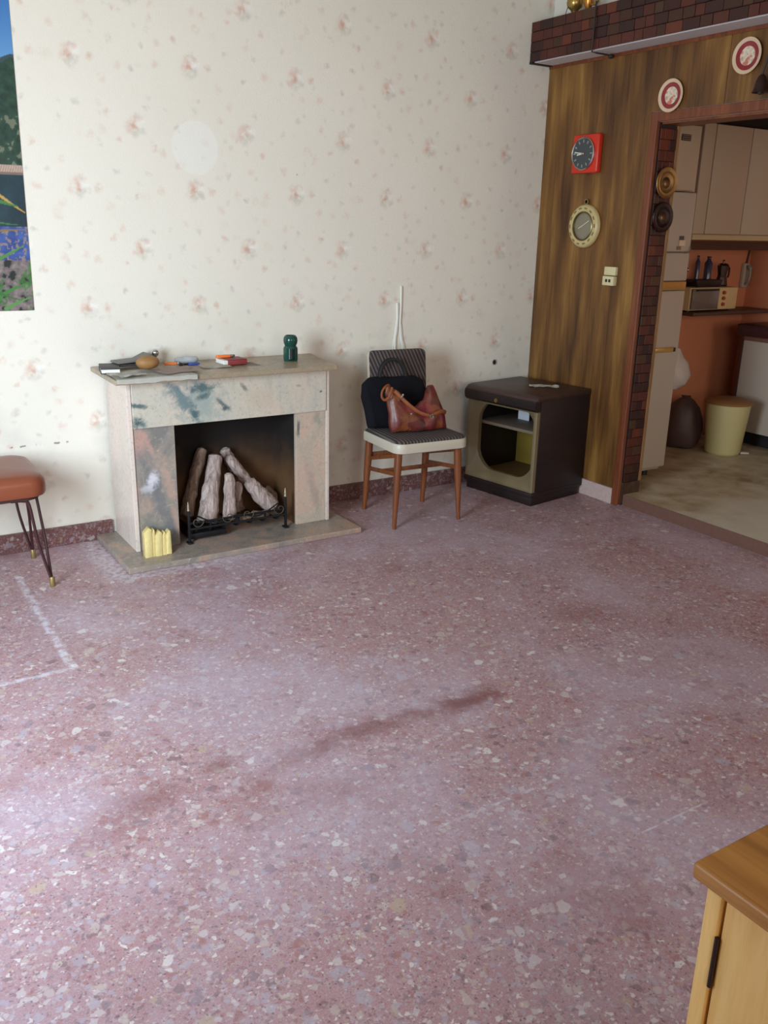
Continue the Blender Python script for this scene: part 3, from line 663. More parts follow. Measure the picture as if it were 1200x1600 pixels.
def bag_body(xs_, base_z, prof):
    """prof(s) -> (x, y centre, half depth, height); loft of superellipse cross sections"""
    bm = new(); rs = []; n = 24
    for k in range(xs_+1):
        s_ = k/xs_; x, yc, hd, h, skew = prof(s_); ring = []
        for j in range(n):
            q = 2*math.pi*j/n; c, sn = math.cos(q), math.sin(q); e = .62
            yy = hd*math.copysign(abs(c)**e, c); zz = h*.5*(1+math.copysign(abs(sn)**e, sn))
            tap = 1-.45*(zz/max(h, 1e-3))
            ring.append((x+skew*zz, yc+yy*tap, base_z+zz))
        rs.append(ring)
    return rings(bm, rs)
BZ = .479
def lerp(tab, s_):
    for (a, va_), (b, vb) in zip(tab, tab[1:]):
        if s_ <= b:
            t = (s_-a)/(b-a); t = t*t*(3-2*t); return va_+(vb-va_)*t
    return tab[-1][1]
M['black_fabric'] = plain('black_navy_fabric', L(15, 15, 22), .85, var=.2, bump=.4, spec=.2)
M['dark_strap'] = plain('black_strap', L(24, 22, 26), .6)
tb = thing('tote_bag', 'large black tote bag on the chair leaning on the striped backrest behind the red bag', 'bag', (2.545, 3.91, BZ), R(-6))
def tote(s_):
    h = lerp([(0, .17), (.07, .235), (.2, .262), (.8, .262), (.93, .245), (1, .19)], s_)
    hd = lerp([(0, .012), (.08, .046), (.5, .056), (.92, .044), (1, .012)], s_)
    return (-.160+.325*s_, 0., hd, h, -.16*(1-s_)+.18*s_-.03)
bm = bag_body(36, 0, tote); jitter(bm, .008, 11, 1); lo = min(v.co.z for v in bm.verts)
for v in bm.verts: v.co.z -= lo; v.co.y += v.co.z*.20
obj('body', bm, M['black_fabric'], tb, world=False)
for dy in (-.005, .018):
    bm = new(); tube(bm, spline([(-.075, .048+dy, .245), (-.068, .052+dy, .30), (-.03, .056+dy, .345), (.03, .056+dy, .348), (.07, .052+dy, .30), (.082, .048+dy, .245)], 6), .0075, 8, flat=.5); obj('handle', bm, M['dark_strap'], tb, world=False)

def m_patch():
    g = G('red_patchwork_leather'); o = g.oc(); vo = g.vor(g.va('ADD', o, g.va('MULTIPLY', g.noise(o, 9, 3, .5, 0, 'Color'), (.09, .09, .09))), 17)
    f = g.noise(o, 30, 4, .6); r_ = g.sep(vo.outputs['Color'])[0]
    c = g.ramp(r_, [(0, L(112, 50, 40)), (.25, L(92, 30, 32)), (.45, L(134, 72, 40)), (.62, L(70, 30, 28)), (.8, L(134, 62, 52)), (1, L(116, 34, 48))], 'LINEAR')
    c = g.mix(g.mr(f, .4, .7, 0, .35), c, L(84, 34, 30)); g.bump(f, .3, .004)
    return g.done(c, .38, 0, .5)
M['patch'] = m_patch()
M['orange_leather'] = plain('orange_tan_leather', L(142, 78, 42), .5, var=.3, scale=30)
M['silver'] = plain('silver_fittings', L(200, 198, 196), .25, 1.)
rb = thing('handbag', 'red and orange patchwork leather handbag slumped in front of the black tote on the chair', 'bag', (2.60, 3.775, BZ), R(-3))
def hobo(s_):
    h = lerp([(0, .20), (.06, .245), (.14, .225), (.30, .155), (.48, .118), (.62, .15), (.76, .225), (.86, .225), (.95, .16), (1, .09)], s_)
    hd = lerp([(0, .010), (.10, .040), (.5, .062), (.9, .048), (1, .012)], s_)
    return (-.158+.330*s_, 0., hd, h, lerp([(0, -.12), (.25, -.05), (.7, -.02), (1, -.12)], s_))
bm = bag_body(44, 0, hobo); jitter(bm, .010, 16, 4); lo = min(v.co.z for v in bm.verts)
for v in bm.verts: v.co.z -= lo; v.co.y += v.co.z*.18
obj('body', bm, M['patch'], rb, world=False)
def strip(pts, w_, th, m, nm):
    bm = new(); tube(bm, spline(pts, 6), w_, 8, flat=th/w_); return obj(nm, bm, m, rb, True, False)
strip([(-.165, .02, .238), (-.180, .006, .252), (-.205, -.006, .248), (-.226, -.012, .228), (-.230, -.014, .200), (-.214, -.014, .182), (-.190, -.012, .190), (-.172, -.006, .215), (-.160, .004, .240)], .007, .003, M['orange_leather'], 'strap_loop')
strip([(-.150, -.004, .222), (-.10, -.030, .168), (-.03, -.052, .112), (.035, -.064, .088)], .009, .004, M['orange_leather'], 'handle')
strip([(.035, -.066, .088), (.075, -.060, .098), (.115, -.050, .104), (.150, -.030, .092)], .011, .004, M['orange_leather'], 'handle')
bm = new(); lathe(bm, [(.008, -.003), (.0125, -.003), (.0125, .003), (.008, .003), (.008, -.003)], 18, '-Y', (.035, -.074, .087)); obj('buckle', bm, M['silver'], rb, True, False)
bm = new(); box(bm, (-.118, -.062, .172), (-.108, -.056, .200), .002, rot=(0, .5, 0), at=(-.118, -.026, .195)); obj('zip_pull', bm, M['silver'], rb, True, False)
bm = new(); box(bm, (-.085, -.062, .10), (-.075, -.050, .112), .002); obj('rivet', bm, M['silver'], rb, True, False)

# ================================================================== OLD TV CABINET
M['tv_dark'] = wood('dark_mahogany', L(18, 7, 7), L(27, 11, 11), L(36, 16, 15), 'Y', 1.5, .55)
M['tv_top'] = wood('mahogany_top', L(44, 26, 22), L(58, 36, 32), L(72, 48, 42), 'X', 1.5, .42)
M['tv_bezel'] = plain('olive_bronze_bezel', L(120, 104, 76), .5, var=.12, scale=8)
M['tv_inside'] = plain('brown_hardboard', L(112, 84, 44), .75, var=.15, scale=6)
M['tv_olive'] = plain('olive_board', L(150, 124, 44), .7, var=.12, scale=6)
# local axes: +x to the right when facing the front, +y into the cabinet
tv = thing('television_cabinet', 'empty old wooden television cabinet with rounded screen opening in the corner, shelf inside', 'cabinet', (3.238, 3.868, 0), R(-81.5))
W2, D, H = .265, .46, .634
def tobj(n_, bm, m, smooth=True): return obj(n_, bm, m, tv, smooth, False)
tobj('side', boxes(((W2-.018, .028, .07), (W2, D, .60)), bev=.002), M['tv_dark'])
tobj('side', boxes(((-W2, .028, .07), (-W2+.018, D, .60)), bev=.002), M['tv_dark'])
tobj('back', boxes(((-W2+.018, D-.012, .07), (W2-.018, D, .60))), M['tv_inside'])
bm = new(); prism(bm, [(D, .600), (D, .634), (.03, .634), (-.002, .628), (-.022, .612), (-.028, .592), (-.024, .560), (-.008, .545), (.02, .545), (.02, .600)], 'X', -W2-.004, W2+.004); bev(bm, .003); tobj('top', bm, M['tv_top'])
bm = new(); prism(bm, [(.019, .546), (-.0095, .546), (-.0258, .560), (-.0298, .592), (-.024, .608), (.019, .599)], 'X', -W2-.0045, W2+.0045); bm2 = bm; tobj('header', bm2, M['tv_dark'])
bm = new(); box(bm, (-W2+.01, .012, 0), (W2-.01, D-.02, .07), .003); box(bm, (-W2, -.002, .052), (W2, D, .078), .003); tobj('plinth', bm, M['tv_dark'])
# bezel: loft from the outer rectangle into a recessed rounded opening
def rrect(hx, z0, z1, r_, y, n=8):
    zc, hz = (z0+z1)/2, (z1-z0)/2; out = []
    for cx, cz, a in ((hx-r_, zc+hz-r_, 0), (-hx+r_, zc+hz-r_, 90), (-hx+r_, zc-hz+r_, 180), (hx-r_, zc-hz+r_, 270)):
        for k in range(n+1):
            q = R(a+90*k/n); out.append((cx+r_*math.cos(q), y, cz+r_*math.sin(q)))
    return out
def barrel(hx, z0, z1, y, n=9, bulge=.016):
    """old picture-tube outline: bowed sides, rounded corners"""
    P = rrect(hx, z0, z1, .10, y, n-1); zc = (z0+z1)/2; hz = (z1-z0)/2
    return [(x*(1+bulge/hx*(1-((z-zc)/hz)**2)), yy, zc+(z-zc)*(1+bulge/hz*(1-(x/hx)**2))) for x, yy, z in P]
bm = new()
rings(bm, [rrect(W2-.002, .079, .5445, .004, .026, 8), rrect(W2-.002, .079, .5445, .006, .004, 8), rrect(W2-.012, .089, .540, .008, 0., 8), rrect(W2-.026, .102, .535, .010, .004, 8),
           barrel(.208, .140, .535, .045), barrel(.203, .145, .532, .050), barrel(.203, .145, .532, .075)], True, False)
tobj('bezel', bm, M['tv_bezel'])
tobj('shelf', boxes(((-W2+.018, .08, .395), (W2-.018, D-.013, .412)), bev=.001), plain('grey_brown_shelf', L(116, 100, 86), .6, var=.1))
tobj('bottom_board', boxes(((-W2+.018, .03, .079), (W2-.018, D-.013, .10))), M['tv_inside'])
tobj('lower_back', boxes(((-W2+.018, D-.018, .10), (W2-.018, D-.0125, .394))), M['tv_olive'])
tobj('paper_label', boxes(((-.115, .285, .4125), (-.03, .288, .472))), plain('pale_label', L(196, 198, 206), .7, var=.05))
bm = new(); lathe(bm, [(.001, .004), (.012, .003), (.013, .0), (.013, -.004)], 18, '-Y', (-.02, -.028, .572)); tobj('knob', bm, M['brass'])
leaf_ = sheet_paper('paper_slip', 'crumpled white paper slip lying on top of the old television cabinet', 'paper', 3.515, 3.83, .17, .07, H+.0006, R(-42), M['paper_white'], amp=.014, seed=3.)

# ================================================================== STOOL
M['tan_vinyl'] = plain('orange_brown_vinyl', L(128, 66, 42), .34, var=.10, scale=10, bump=.08)
M['hairpin'] = plain('dark_red_rod', L(64, 32, 34), .4, .3)
M['foot_brass'] = plain('dull_brass', L(150, 128, 84), .45, .6)
st = thing('stool', 'low stool with orange brown vinyl cushion on thin dark hairpin legs at the left edge', 'stool', (.485, 3.92, 0))
s1 = rounded(-.222, .222, -.222, .222, .07, .07, 8)
bm = new(); rings(bm, [scaled(s1, .93, .408), scaled(s1, .98, .412), scaled(s1, 1, .424), scaled(s1, 1.004, .45), scaled(s1, 1, .466), scaled(s1, .985, .480), scaled(s1, .94, .492), scaled(s1, .85, .500), scaled(s1, .6, .507), scaled(s1, .3, .510), scaled(s1, .02, .511)])
obj('seat', bm, M['tan_vinyl'], st, True, False)
bm = new(); rings(bm, [scaled(s1, .86, .392), scaled(s1, .88, .394), scaled(s1, .88, .408), scaled(s1, .86, .409)]); obj('seat_base', bm, plain('dark_underside', L(60, 34, 28), .6), st, True, False)
for sx in (-1, 1):
    for sy in (-1, 1):
        f = Vector((sx*.204, sy*.195, .0)); bm = new()
        a = Vector((sx*.186, sy*.125, .396)); b = Vector((sx*.125, sy*.190, .396))
        tip = f+Vector((0, 0, .02)); pts = [b, b.lerp(tip, .04)]
        tube(bm, [a, a.lerp(tip, .5)+Vector((sx*.004, 0, 0)), tip], .0062, 8)
        tube(bm, spline([b+Vector((-sx*.05, 0, .0)), b+Vector((0, 0, -.004)), b.lerp(tip, .10)+Vector((sx*.012, 0, .012)), b.lerp(tip, .5), tip], 5), .0062, 8)
        lg = obj('leg', bm, M['hairpin'], st, True, False)
        bm = new(); lathe(bm, [(.001, 0), (.011, 0), (.012, .003), (.0115, .040), (.009, .044), (.001, .045)], 14, 'Z', f); o = obj('foot_cap', bm, M['foot_brass'], None, True, False); o.parent = lg

# ================================================================== POSTER
def poster():
    from mathutils import noise as mn
    x0, x1, z0, z1 = -.36, .822, 1.114, 2.96; nx, nz = 180, 520
    bm = new(); lay = bm.loops.layers.float_color.new('print'); V = []
    def fb(x, z, s, o=3):
        return mn.fractal(Vector((x*s, z*s, 5.3)), 1., 2., o)
    def colour(x, z):
        v = (2.336-z)/1.222*485; e = x-.82
        n1, n2, n3 = fb(x, z, 9), fb(x, z, 32), fb(x+7, z, 70)
        skyline = 86-60*e+10*n1
        if v < skyline:
            t = min(1, max(0, (v+40)/125)); c = (44+60*t, 116+52*t, 204+26*t)
        elif v < 246:
            t = .55+.5*n2+.25*n3; c = (22+34*t, 50+46*t, 46+26*t)
            if n2 > .32 and v > 170: c = (120, 128, 104)
            if v < skyline+6: c = (60, 84, 96)
        elif v < 262 and e > -.10:
            c = (206, 178, 160) if (int(v/4)+int(x*300)) % 3 else (176, 140, 120)
            if v > 257: c = (140, 116, 104)
        elif v < 345:
            t = .5+.5*n1+.3*n2; c = (16+14*t, 44+26*t, 58+26*t)
        elif v < 400:
            t = .5+.6*n2; c = (38+30*t, 64+40*t, 140+44*t)
            if n3 > .28: c = (150, 132, 130)
        else:
            t = .5+.7*n2+.3*n3; c = (92+66*t, 82+56*t, 84+52*t)
            if n1+n3*.7 > .22: c = (44+40*t, 92+50*t, 48+24*t)
            if n2 < -.36: c = (34, 40, 40)
        # reed leaves crossing the water
        for (ax, az, bx, bz, wd, col) in ((.55, 1.68, .83, 1.535, .009, (214, 170, 74)), (.50, 1.60, .80, 1.56, .013, (74, 140, 66)), (.45, 1.50, .79, 1.487, .007, (66, 128, 72)), (.60, 1.42, .83, 1.455, .006, (150, 120, 70)), (.56, 1.22, .80, 1.40, .010, (84, 150, 70)), (.62, 1.13, .81, 1.23, .010, (70, 140, 62)), (.70, 1.12, .82, 1.16, .008, (96, 160, 80)), (.45, 1.25, .78, 1.17, .010, (58, 120, 58)), (.60, 1.75, .705, 1.56, .012, (84, 150, 76))):
            d = Vector((bx-ax, bz-az)); L_ = d.length; d /= L_; q = Vector((x-ax, z-az)); s_ = q.dot(d)
            if 0 < s_ < L_ and abs(q.x*d.y-q.y*d.x+.012*math.sin(s_*14)) < wd*(1-(s_/L_)**2*.8):
                c = col
        m_ = .88; return (*L(*[min(255, max(0, (k*.9+sum(c)/30)*m_)) for k in c]), 1)
    colv = {}
    for j in range(nz+1):
        z = z0+(z1-z0)*j/nz; xr = x1+.018*(z-z0)/1.222; row = []
        for i in range(nx+1):
            x = xr-(xr-x0)*(1-i/nx)**2; v_ = bm.verts.new((x, YW-.0035, z)); colv[v_] = colour(x, z); row.append(v_)
        V.append(row)
    for j in range(nz):
        for i in range(nx):
            f = bm.faces.new((V[j][i], V[j][i+1], V[j+1][i+1], V[j+1][i]))
            for lp in f.loops: lp[lay] = colv[lp.vert]
    ed = bm.edges[:]  # a paper thickness round the border
    bd = [e for e in ed if len(e.link_faces) == 1]
    r_ = bmesh.ops.extrude_edge_only(bm, edges=bd)
    for v in r_['geom']:
        if isinstance(v, bmesh.types.BMVert): v.co.y = YW-.0004
    g = G('poster_print'); a = g.n('VertexColor', None, layer_name='print').outputs['Color']
    o = obj('poster', bm, g.done(a, .38, 0, .4), None, False, True, (.23, YW-.0035, 1.114))
    tag(o, 'large landscape poster of a lake with green hills and reeds on the papered wall', 'poster')
poster()

# ================================================================== ON THE PANELLED WALL
# red clock
M['clock_red'] = plain('red_plastic', L(206, 46, 26), .35, var=.05)
M['clock_face'] = plain('dark_grey_dial', L(66, 72, 76), .4, var=.05)
M['cream_mark'] = plain('pale_marks', L(206, 204, 190), .5)
XP = XW-.006
ck = thing('wall_clock', 'square red wall clock with round dark dial on the wood panelling', 'clock', (XP, 3.858, 1.906))
bm = new(); box(bm, (XP-.036, 3.758, 1.806), (XP, 3.958, 2.006), .010, 3); obj('case', bm, M['clock_red'], ck)
cx_, cy_, cz_ = XP-.036, 3.862, 1.906
bm = new(); lathe(bm, [(.001, 0), (.078, 0), (.078, .010), (.001, .010)], 48, '-X', (cx_, cy_, cz_)); obj('dial', bm, M['clock_face'], ck)
bm = new(); lathe(bm, [(.078, 0), (.086, 0), (.086, .012), (.082, .016), (.078, .012), (.078, 0)], 48, '-X', (cx_, cy_, cz_)); obj('rim', bm, M['silver'], ck)
M['dull_mark'] = plain('dull_marks', L(146, 148, 144), .5)
def on_dial(ang, r_): return cy_ - r_*math.sin(ang), cz_ + r_*math.cos(ang)
for k in range(12):
    a = k*math.pi/6; y, z = on_dial(a, .064)
    bm = new(); box(bm, (-.0006, -.0035, -.0075), (.0006, .0035, .0075), 0, rot=(a, 0, 0), at=(cx_-.0106, y, z)); obj('hour_mark', bm, M['dull_mark'], ck, False)
def hand(nm, a, ln, w_, m, off):
    y, z = on_dial(a, ln*.42); bm = new()
    box(bm, (-.0006, -w_, -ln*.58), (.0006, w_, ln*.58), 0, rot=(a, 0, 0), at=(cx_-off, y, z)); obj(nm, bm, m, ck, False)
hand('hour_hand', R(-98), .044, .004, M['cream_mark'], .0125); hand('minute_hand', R(-82), .062, .003, M['cream_mark'], .014)
bm = new(); lathe(bm, [(.001, 0), (.008, 0), (.007, .004), (.001, .005)], 16, '-X', (cx_-.010, cy_, cz_)); obj('hub', bm, M['orange_leather'], ck)

# barometer
M['cream_ring'] = plain('cream_ceramic', L(196, 176, 124), .35, var=.10, scale=14)
bar = thing('barometer', 'round cream rimmed barometer hanging from a small ring below the red clock', 'barometer', (XP, 3.837, 1.527))
by, bz_ = 3.837, 1.527
bm = new(); lathe(bm, [(.001, 0), (.112, 0), (.117, .006), (.116, .018), (.108, .028), (.094, .032), (.080, .028), (.076, .018), (.001, .016)], 56, '-X', (XP, by, bz_)); obj('ring', bm, M['cream_ring'], bar)
bm = new(); lathe(bm, [(.074, .017), (.078, .017), (.078, .030), (.074, .033), (.071, .028), (.072, .017)], 48, '-X', (XP, by, bz_)); obj('bezel', bm, plain('worn_brass_bezel', L(132, 116, 80), .35, .8), bar)
bm = new(); lathe(bm, [(.001, .0245), (.060, .0225), (.0725, .0185), (.001, .017)], 40, '-X', (XP, by, bz_)); obj('dial', bm, plain('grey_olive_dial', L(134, 126, 104), .22, var=.1, spec=.7), bar)
bm = new(); box(bm, (-.0008, -.0022, -.045), (.0008, .0022, .045), 0, rot=(R(62), 0, 0), at=(XP-.0262, by-.008, bz_+.008)); obj('needle', bm, M['cream_mark'], bar, False)
for k in range(14):
    a = k*2*math.pi/14+.2
    bm = new(); box(bm, (-.0006, -.010, -.004), (.0006, .010, .004), 0, rot=(a, 0, 0), at=(XP-.0318, by-.096*math.sin(a), bz_+.096*math.cos(a))); obj('scale_mark', bm, plain('brown_mark', L(128, 104, 66), .5) if k == 0 else bpy.data.materials['brown_mark'], bar, False)
bm = new(); lathe(bm, [(.010, -.003), (.016, -.003), (.016, .003), (.010, .003), (.010, -.003)], 20, '-X', (XP-.012, by, bz_+.130)); obj('hanger', bm, M['foot_brass'], bar)

# switch box
sw = thing('switch_box', 'small cream double switch box with dark socket holes low on the panelling', 'switch', (XP, 3.60, 1.268))
M['cream_plastic'] = plain('cream_plastic', L(214, 202, 158), .4, var=.04)
bm = new(); box(bm, (XP-.022, 3.560, 1.272), (XP, 3.645, 1.318), .004); obj('upper_module', bm, M['cream_plastic'], sw)
bm = new(); box(bm, (XP-.030, 3.562, 1.218), (XP, 3.645, 1.268), .004); obj('lower_module', bm, M['cream_plastic'], sw)
for dy in (-.012, .012):
    bm = new(); box(bm, (XP-.0312, 3.602+dy-.008, 1.236), (XP-.0295, 3.602+dy+.008, 1.252), .0008); obj('socket_hole', bm, M['black_cover'], sw)

# plates
M['plate_white'] = plain('cream_glaze', L(214, 186, 158), .2, var=.10, scale=20)
M['plate_red'] = plain('dark_red_glaze', L(140, 44, 50), .22, var=.15, scale=20)
def m_centre():
    g = G('painted_plate_centre'); o = g.oc(); f = g.noise(o, 28, 4, .6)
    return g.done(g.ramp(f, [(.36, L(190, 150, 120)), (.5, L(224, 214, 196)), (.62, L(196, 120, 100))]), .2)
M['plate_centre'] = m_centre()
def plate(label, y, z):
    t = thing('wall_plate', label, 'plate', (XP, y, z), 0, 'red rimmed plates over the kitchen opening')
    at = (XP, y, z)
    bm = new(); lathe(bm, [(.001, 0), (.050, 0), (.068, .010), (.0755, .016), (.076, .019), (.064, .0165), (.060, .0150), (.001, .004)], 48, '-X', at); obj('dish', bm, M['plate_white'], t)
    bm = new(); lathe(bm, [(.040, .0060), (.0402, .0122), (.050, .0146), (.0585, .0167), (.060, .0150), (.058, .012), (.040, .0060)], 48, '-X', at); obj('red_band', bm, M['plate_red'], t)
    bm = new(); lathe(bm, [(.001, .0070), (.030, .0108), (.038, .0124), (.0395, .0122), (.040, .006), (.001, .0045)], 40, '-X', at); obj('painted_centre', bm, M['plate_centre'], t)
plate('cream plate with dark red ring above the left corner of the kitchen opening', 3.314, 2.147)
plate('cream plate with dark red ring under the beam, beside the hanging bell', 2.897, 2.270)
# hanging bell
bl = thing('hanging_bell', 'dark metal bell hanging on a cord below the beam at the right edge', 'bell', (3.715, 2.79, 2.10))
bm = new(); lathe(bm, [(.001, .075), (.008, .074), (.016, .066), (.024, .045), (.028, .02), (.036, 0), (.033, 0), (.024, .02), (.001, .06)], 28, 'Z', (3.712, 2.79, 2.105)); obj('bell_body', bm, plain('dark_bronze', L(70, 52, 48), .3, .7), bl)
bm = new(); tube(bm, spline([(3.712, 2.79, 2.18), (3.716, 2.775, 2.25), (3.718, 2.765, 2.33), (3.718, 2.755, 2.391)], 4), .005, 8); obj('cord', bm, M['iron'], bl)
bm = new(); sphere(bm, (3.712, 2.79, 2.106), .010); obj('clapper', bm, M['iron'], bl)

# brass plates hanging on the reveal
def reveal_plate(name, label, z, r_, m1, m2):
    t = thing(name, label, 'plate', (3.832, DY-.009, z), 0, 'metal plates on the reveal of the opening')
    at = (3.832, DY-.009, z)
    bm = new(); lathe(bm, [(.001, 0), (r_*.7, 0), (r_*.95, .008), (r_, .014), (r_*.97, .017), (r_*.74, .011), (r_*.66, .013), (r_*.58, .009), (r_*.4, .0075), (.001, .007)], 44, '-Y', at); obj('rim', bm, m1, t)
    bm = new(); lathe(bm, [(.001, .017), (r_*.16, .0165), (r_*.30, .013), (r_*.36, .0098), (r_*.36, .0075), (.001, .0075)], 32, '-Y', at); obj('boss', bm, m2, t)
reveal_plate('brass_plate', 'shiny embossed brass plate hanging on the dark reveal of the opening', 1.748, .078, plain('embossed_brass', L(150, 118, 74), .28, .75, var=.3, scale=40, bump=.3), plain('dark_brass', L(110, 84, 54), .3, .8, bump=.3))
reveal_plate('dark_plate', 'dark metal plate hanging below the brass plate on the reveal', 1.578, .076, plain('blackened_metal', L(52, 40, 40), .22, .7, var=.2, scale=40, bump=.3), plain('worn_bronze', L(92, 70, 54), .3, .7))

# gilt ornaments on the beam
M['gilt_metal'] = plain('gilt_metal', L(176, 146, 84), .3, .8, var=.2, scale=30)
vz = BZ1+.0005
vs1 = thing('brass_cup', 'small brass cup with a dark wire standing on the beam near the corner', 'ornament', (3.650, 3.965, vz))
bm = new(); lathe(bm, [(.001, 0), (.026, 0), (.028, .004), (.016, .012), (.020, .022), (.038, .036), (.044, .056), (.040, .085), (.036, .10), (.033, .10), (.036, .084), (.001, .04)], 30, 'Z', (3.650, 3.965, vz)); obj('cup', bm, M['gilt_metal'], vs1)
bm = new(); tube(bm, spline([(3.612, 3.99, vz+.004), (3.616, 3.984, vz+.03), (3.622, 3.975, vz+.05)], 4), .002, 6); obj('wire', bm, M['iron'], vs1)
vs2 = thing('gilt_jug', 'orange gilt jug with a curved handle beside the brass cup on the beam', 'ornament', (3.650, 3.86, vz))
bm = new(); lathe(bm, [(.001, 0), (.022, 0), (.024, .004), (.014, .012), (.022, .03), (.030, .055), (.026, .085), (.018, .11), (.022, .13), (.019, .13), (.015, .11), (.001, .05)], 30, 'Z', (3.650, 3.862, vz)); obj('jug_body', bm, plain('orange_gilt', L(196, 130, 60), .3, .7, var=.2, scale=30), vs2)
bm = new(); tube(bm, spline([(3.650, 3.840, vz+.11), (3.650, 3.805, vz+.10), (3.650, 3.792, vz+.06), (3.650, 3.805, vz+.03), (3.650, 3.842, vz+.03)], 5), .007, 8); obj('handle', bm, M['gilt_metal'], vs2)

# ================================================================== SMALL THINGS ON THE PAPERED WALL
wh = thing('cable_outlet', 'small dark hole with a chipped white rim in the wall above the television cabinet', 'outlet', (3.464, YW, .727))
bm = new(); lathe(bm, [(.013, 0), (.018, 0), (.017, .004), (.014, .005), (.013, .003), (.013, 0)], 20, '-Y', (3.464, YW-.0004, .727)); jitter(bm, .0015, 90, 1)
for v in bm.verts: v.co.y = min(v.co.y, YW-.0003)
obj('rim', bm, plain('chipped_plaster', L(170, 164, 152), .85), wh)
bm = new(); lathe(bm, [(.001, .0), (.014, 0), (.013, .003), (.001, .002)], 18, '-Y', (3.467, YW-.0006, .727)); obj('hole', bm, M['black_cover'], wh)
cbl = thing('white_cable', 'strands of thin white cable running down the papered wall behind the chair', 'cable', (2.768, YW, .30))
M['cable'] = plain('white_cable_plastic', L(236, 234, 226), .5, var=.03)
for pts, r_ in (([(2.768, 1.19), (2.769, 1.08), (2.766, .98), (2.775, .90), (2.788, .84), (2.79, .6), (2.785, .36)], .0062), ([(2.744, 1.10), (2.748, 1.02), (2.742, .95), (2.735, .90), (2.735, .82), (2.74, .58), (2.75, .36)], .0075), ([(2.742, 1.0), (2.733, .93), (2.722, .86), (2.722, .80), (2.73, .5), (2.74, .36)], .004), ([(2.772, .98), (2.782, .90), (2.80, .83), (2.80, .6), (2.79, .36)], .004)):
    bm = new(); tube(bm, spline([(x, YW-.0065, z) for x, z in pts], 6), r_, 8, flat=.8); obj('strand', bm, M['cable'], cbl)

# ================================================================== KITCHEN THINGS
M['enamel'] = plain('off_white_enamel', L(190, 178, 164), .3, var=.03, scale=4)
M['cab_white'] = plain('cream_laminate', L(190, 172, 150), .4, var=.03, scale=4)
M['gold_strip'] = plain('gold_strip', L(206, 166, 96), .3, .6)
fr = thing('refrigerator', 'white refrigerator with gold handle strip just inside the kitchen opening', 'refrigerator', (4.12, 3.85, KZ))
FX0, FX1, FY = 3.915, 4.318, 3.585
obj('cabinet', boxes(((FX0, FY+.02, .10), (FX1, 4.20, 1.722)), bev=.006), M['enamel'], fr)
bm = new(); box(bm, (FX0+.002, FY-.02, .125), (FX1-.002, FY+.019, 1.184), .008, 3); d1 = obj('door', bm, M['enamel'], fr)
bm = new(); box(bm, (FX0+.002, FY-.02, 1.238), (FX1-.002, FY+.019, 1.395), .008, 3); obj('freezer_door', bm, M['enamel'], fr)
bm = new(); box(bm, (FX0+.002, FY-.02, 1.400), (FX1-.002, FY+.019, 1.720), .008, 3); obj('freezer_door', bm, M['enamel'], fr)
bm = new(); box(bm, (FX0+.004, FY-.022, 1.187), (FX1-.004, FY+.019, 1.235), .003); obj('handle_strip', bm, M['gold_strip'], fr)
bm = new(); tube(bm, spline([(FX1-.05, FY-.024, 1.394), (FX1-.03, FY-.030, 1.397), (FX1-.014, FY-.030, 1.412), (FX1-.008, FY-.022, 1.432)], 5), .004, 8); obj('chrome_catch', bm, M['silver'], fr)
bm = new(); box(bm, (4.10, FY-.034, .832), (4.272, FY-.0205, .860), .004); obj('door_handle', bm, M['gold_strip'], fr)
bm = new(); box(bm, (4.258, FY-.036, .834), (4.274, FY-.0342, .858), .0005); obj('handle_end', bm, M['black_cover'], fr)
for x in (FX0+.05, FX1-.09):
    bm = new(); lathe(bm, [(.001, 0), (.022, 0), (.022, .036), (.001, .037)], 14, 'Z', (x, FY+.06, KZ)); obj('foot', bm, M['black_cover'], fr)
for k, (x, z, s_, c) in enumerate(((4.228, 1.475, .018, L(84, 84, 70)), (4.236, 1.448, .026, L(226, 206, 176)), (4.212, 1.42, .016, L(150, 110, 84)))):
    bm = new(); box(bm, (x-s_, FY-.0245, z-s_*.6), (x+s_, FY-.0206, z+s_*.6), .001)
    tag(obj('fridge_magnet', bm, plain('magnet_%d' % k, c, .5), None, True, True, (x, FY-.022, z)), ['dark green magnet, topmost of three on the freezer door', 'cream magnet between the other two on the freezer door', 'brown magnet, lowest of three on the freezer door'][k], 'magnet', 'magnets on the freezer door')
oc = thing('overhead_cupboard', 'white cupboard above the refrigerator with a small dark vent', 'cupboard', (4.10, 3.85, 1.726))
obj('carcass', boxes(((3.915, 3.600, 1.726), (4.335, 4.245, 2.07)), bev=.002), M['cab_white'], oc)
obj('door', boxes(((3.918, 3.578, 1.730), (4.300, 3.598, 2.066)), bev=.003), M['cab_white'], oc)
vg = obj('vent', boxes(((4.148, 3.574, 1.985), (4.222, 3.5775, 2.018))), plain('dark_vent', L(70, 60, 54), .6), oc, False)
for k in range(3): obj('slat', boxes(((4.150, 3.571, 1.990+k*.010), (4.220, 3.5738, 1.994+k*.010))), M['grey_metal'], vg, False)

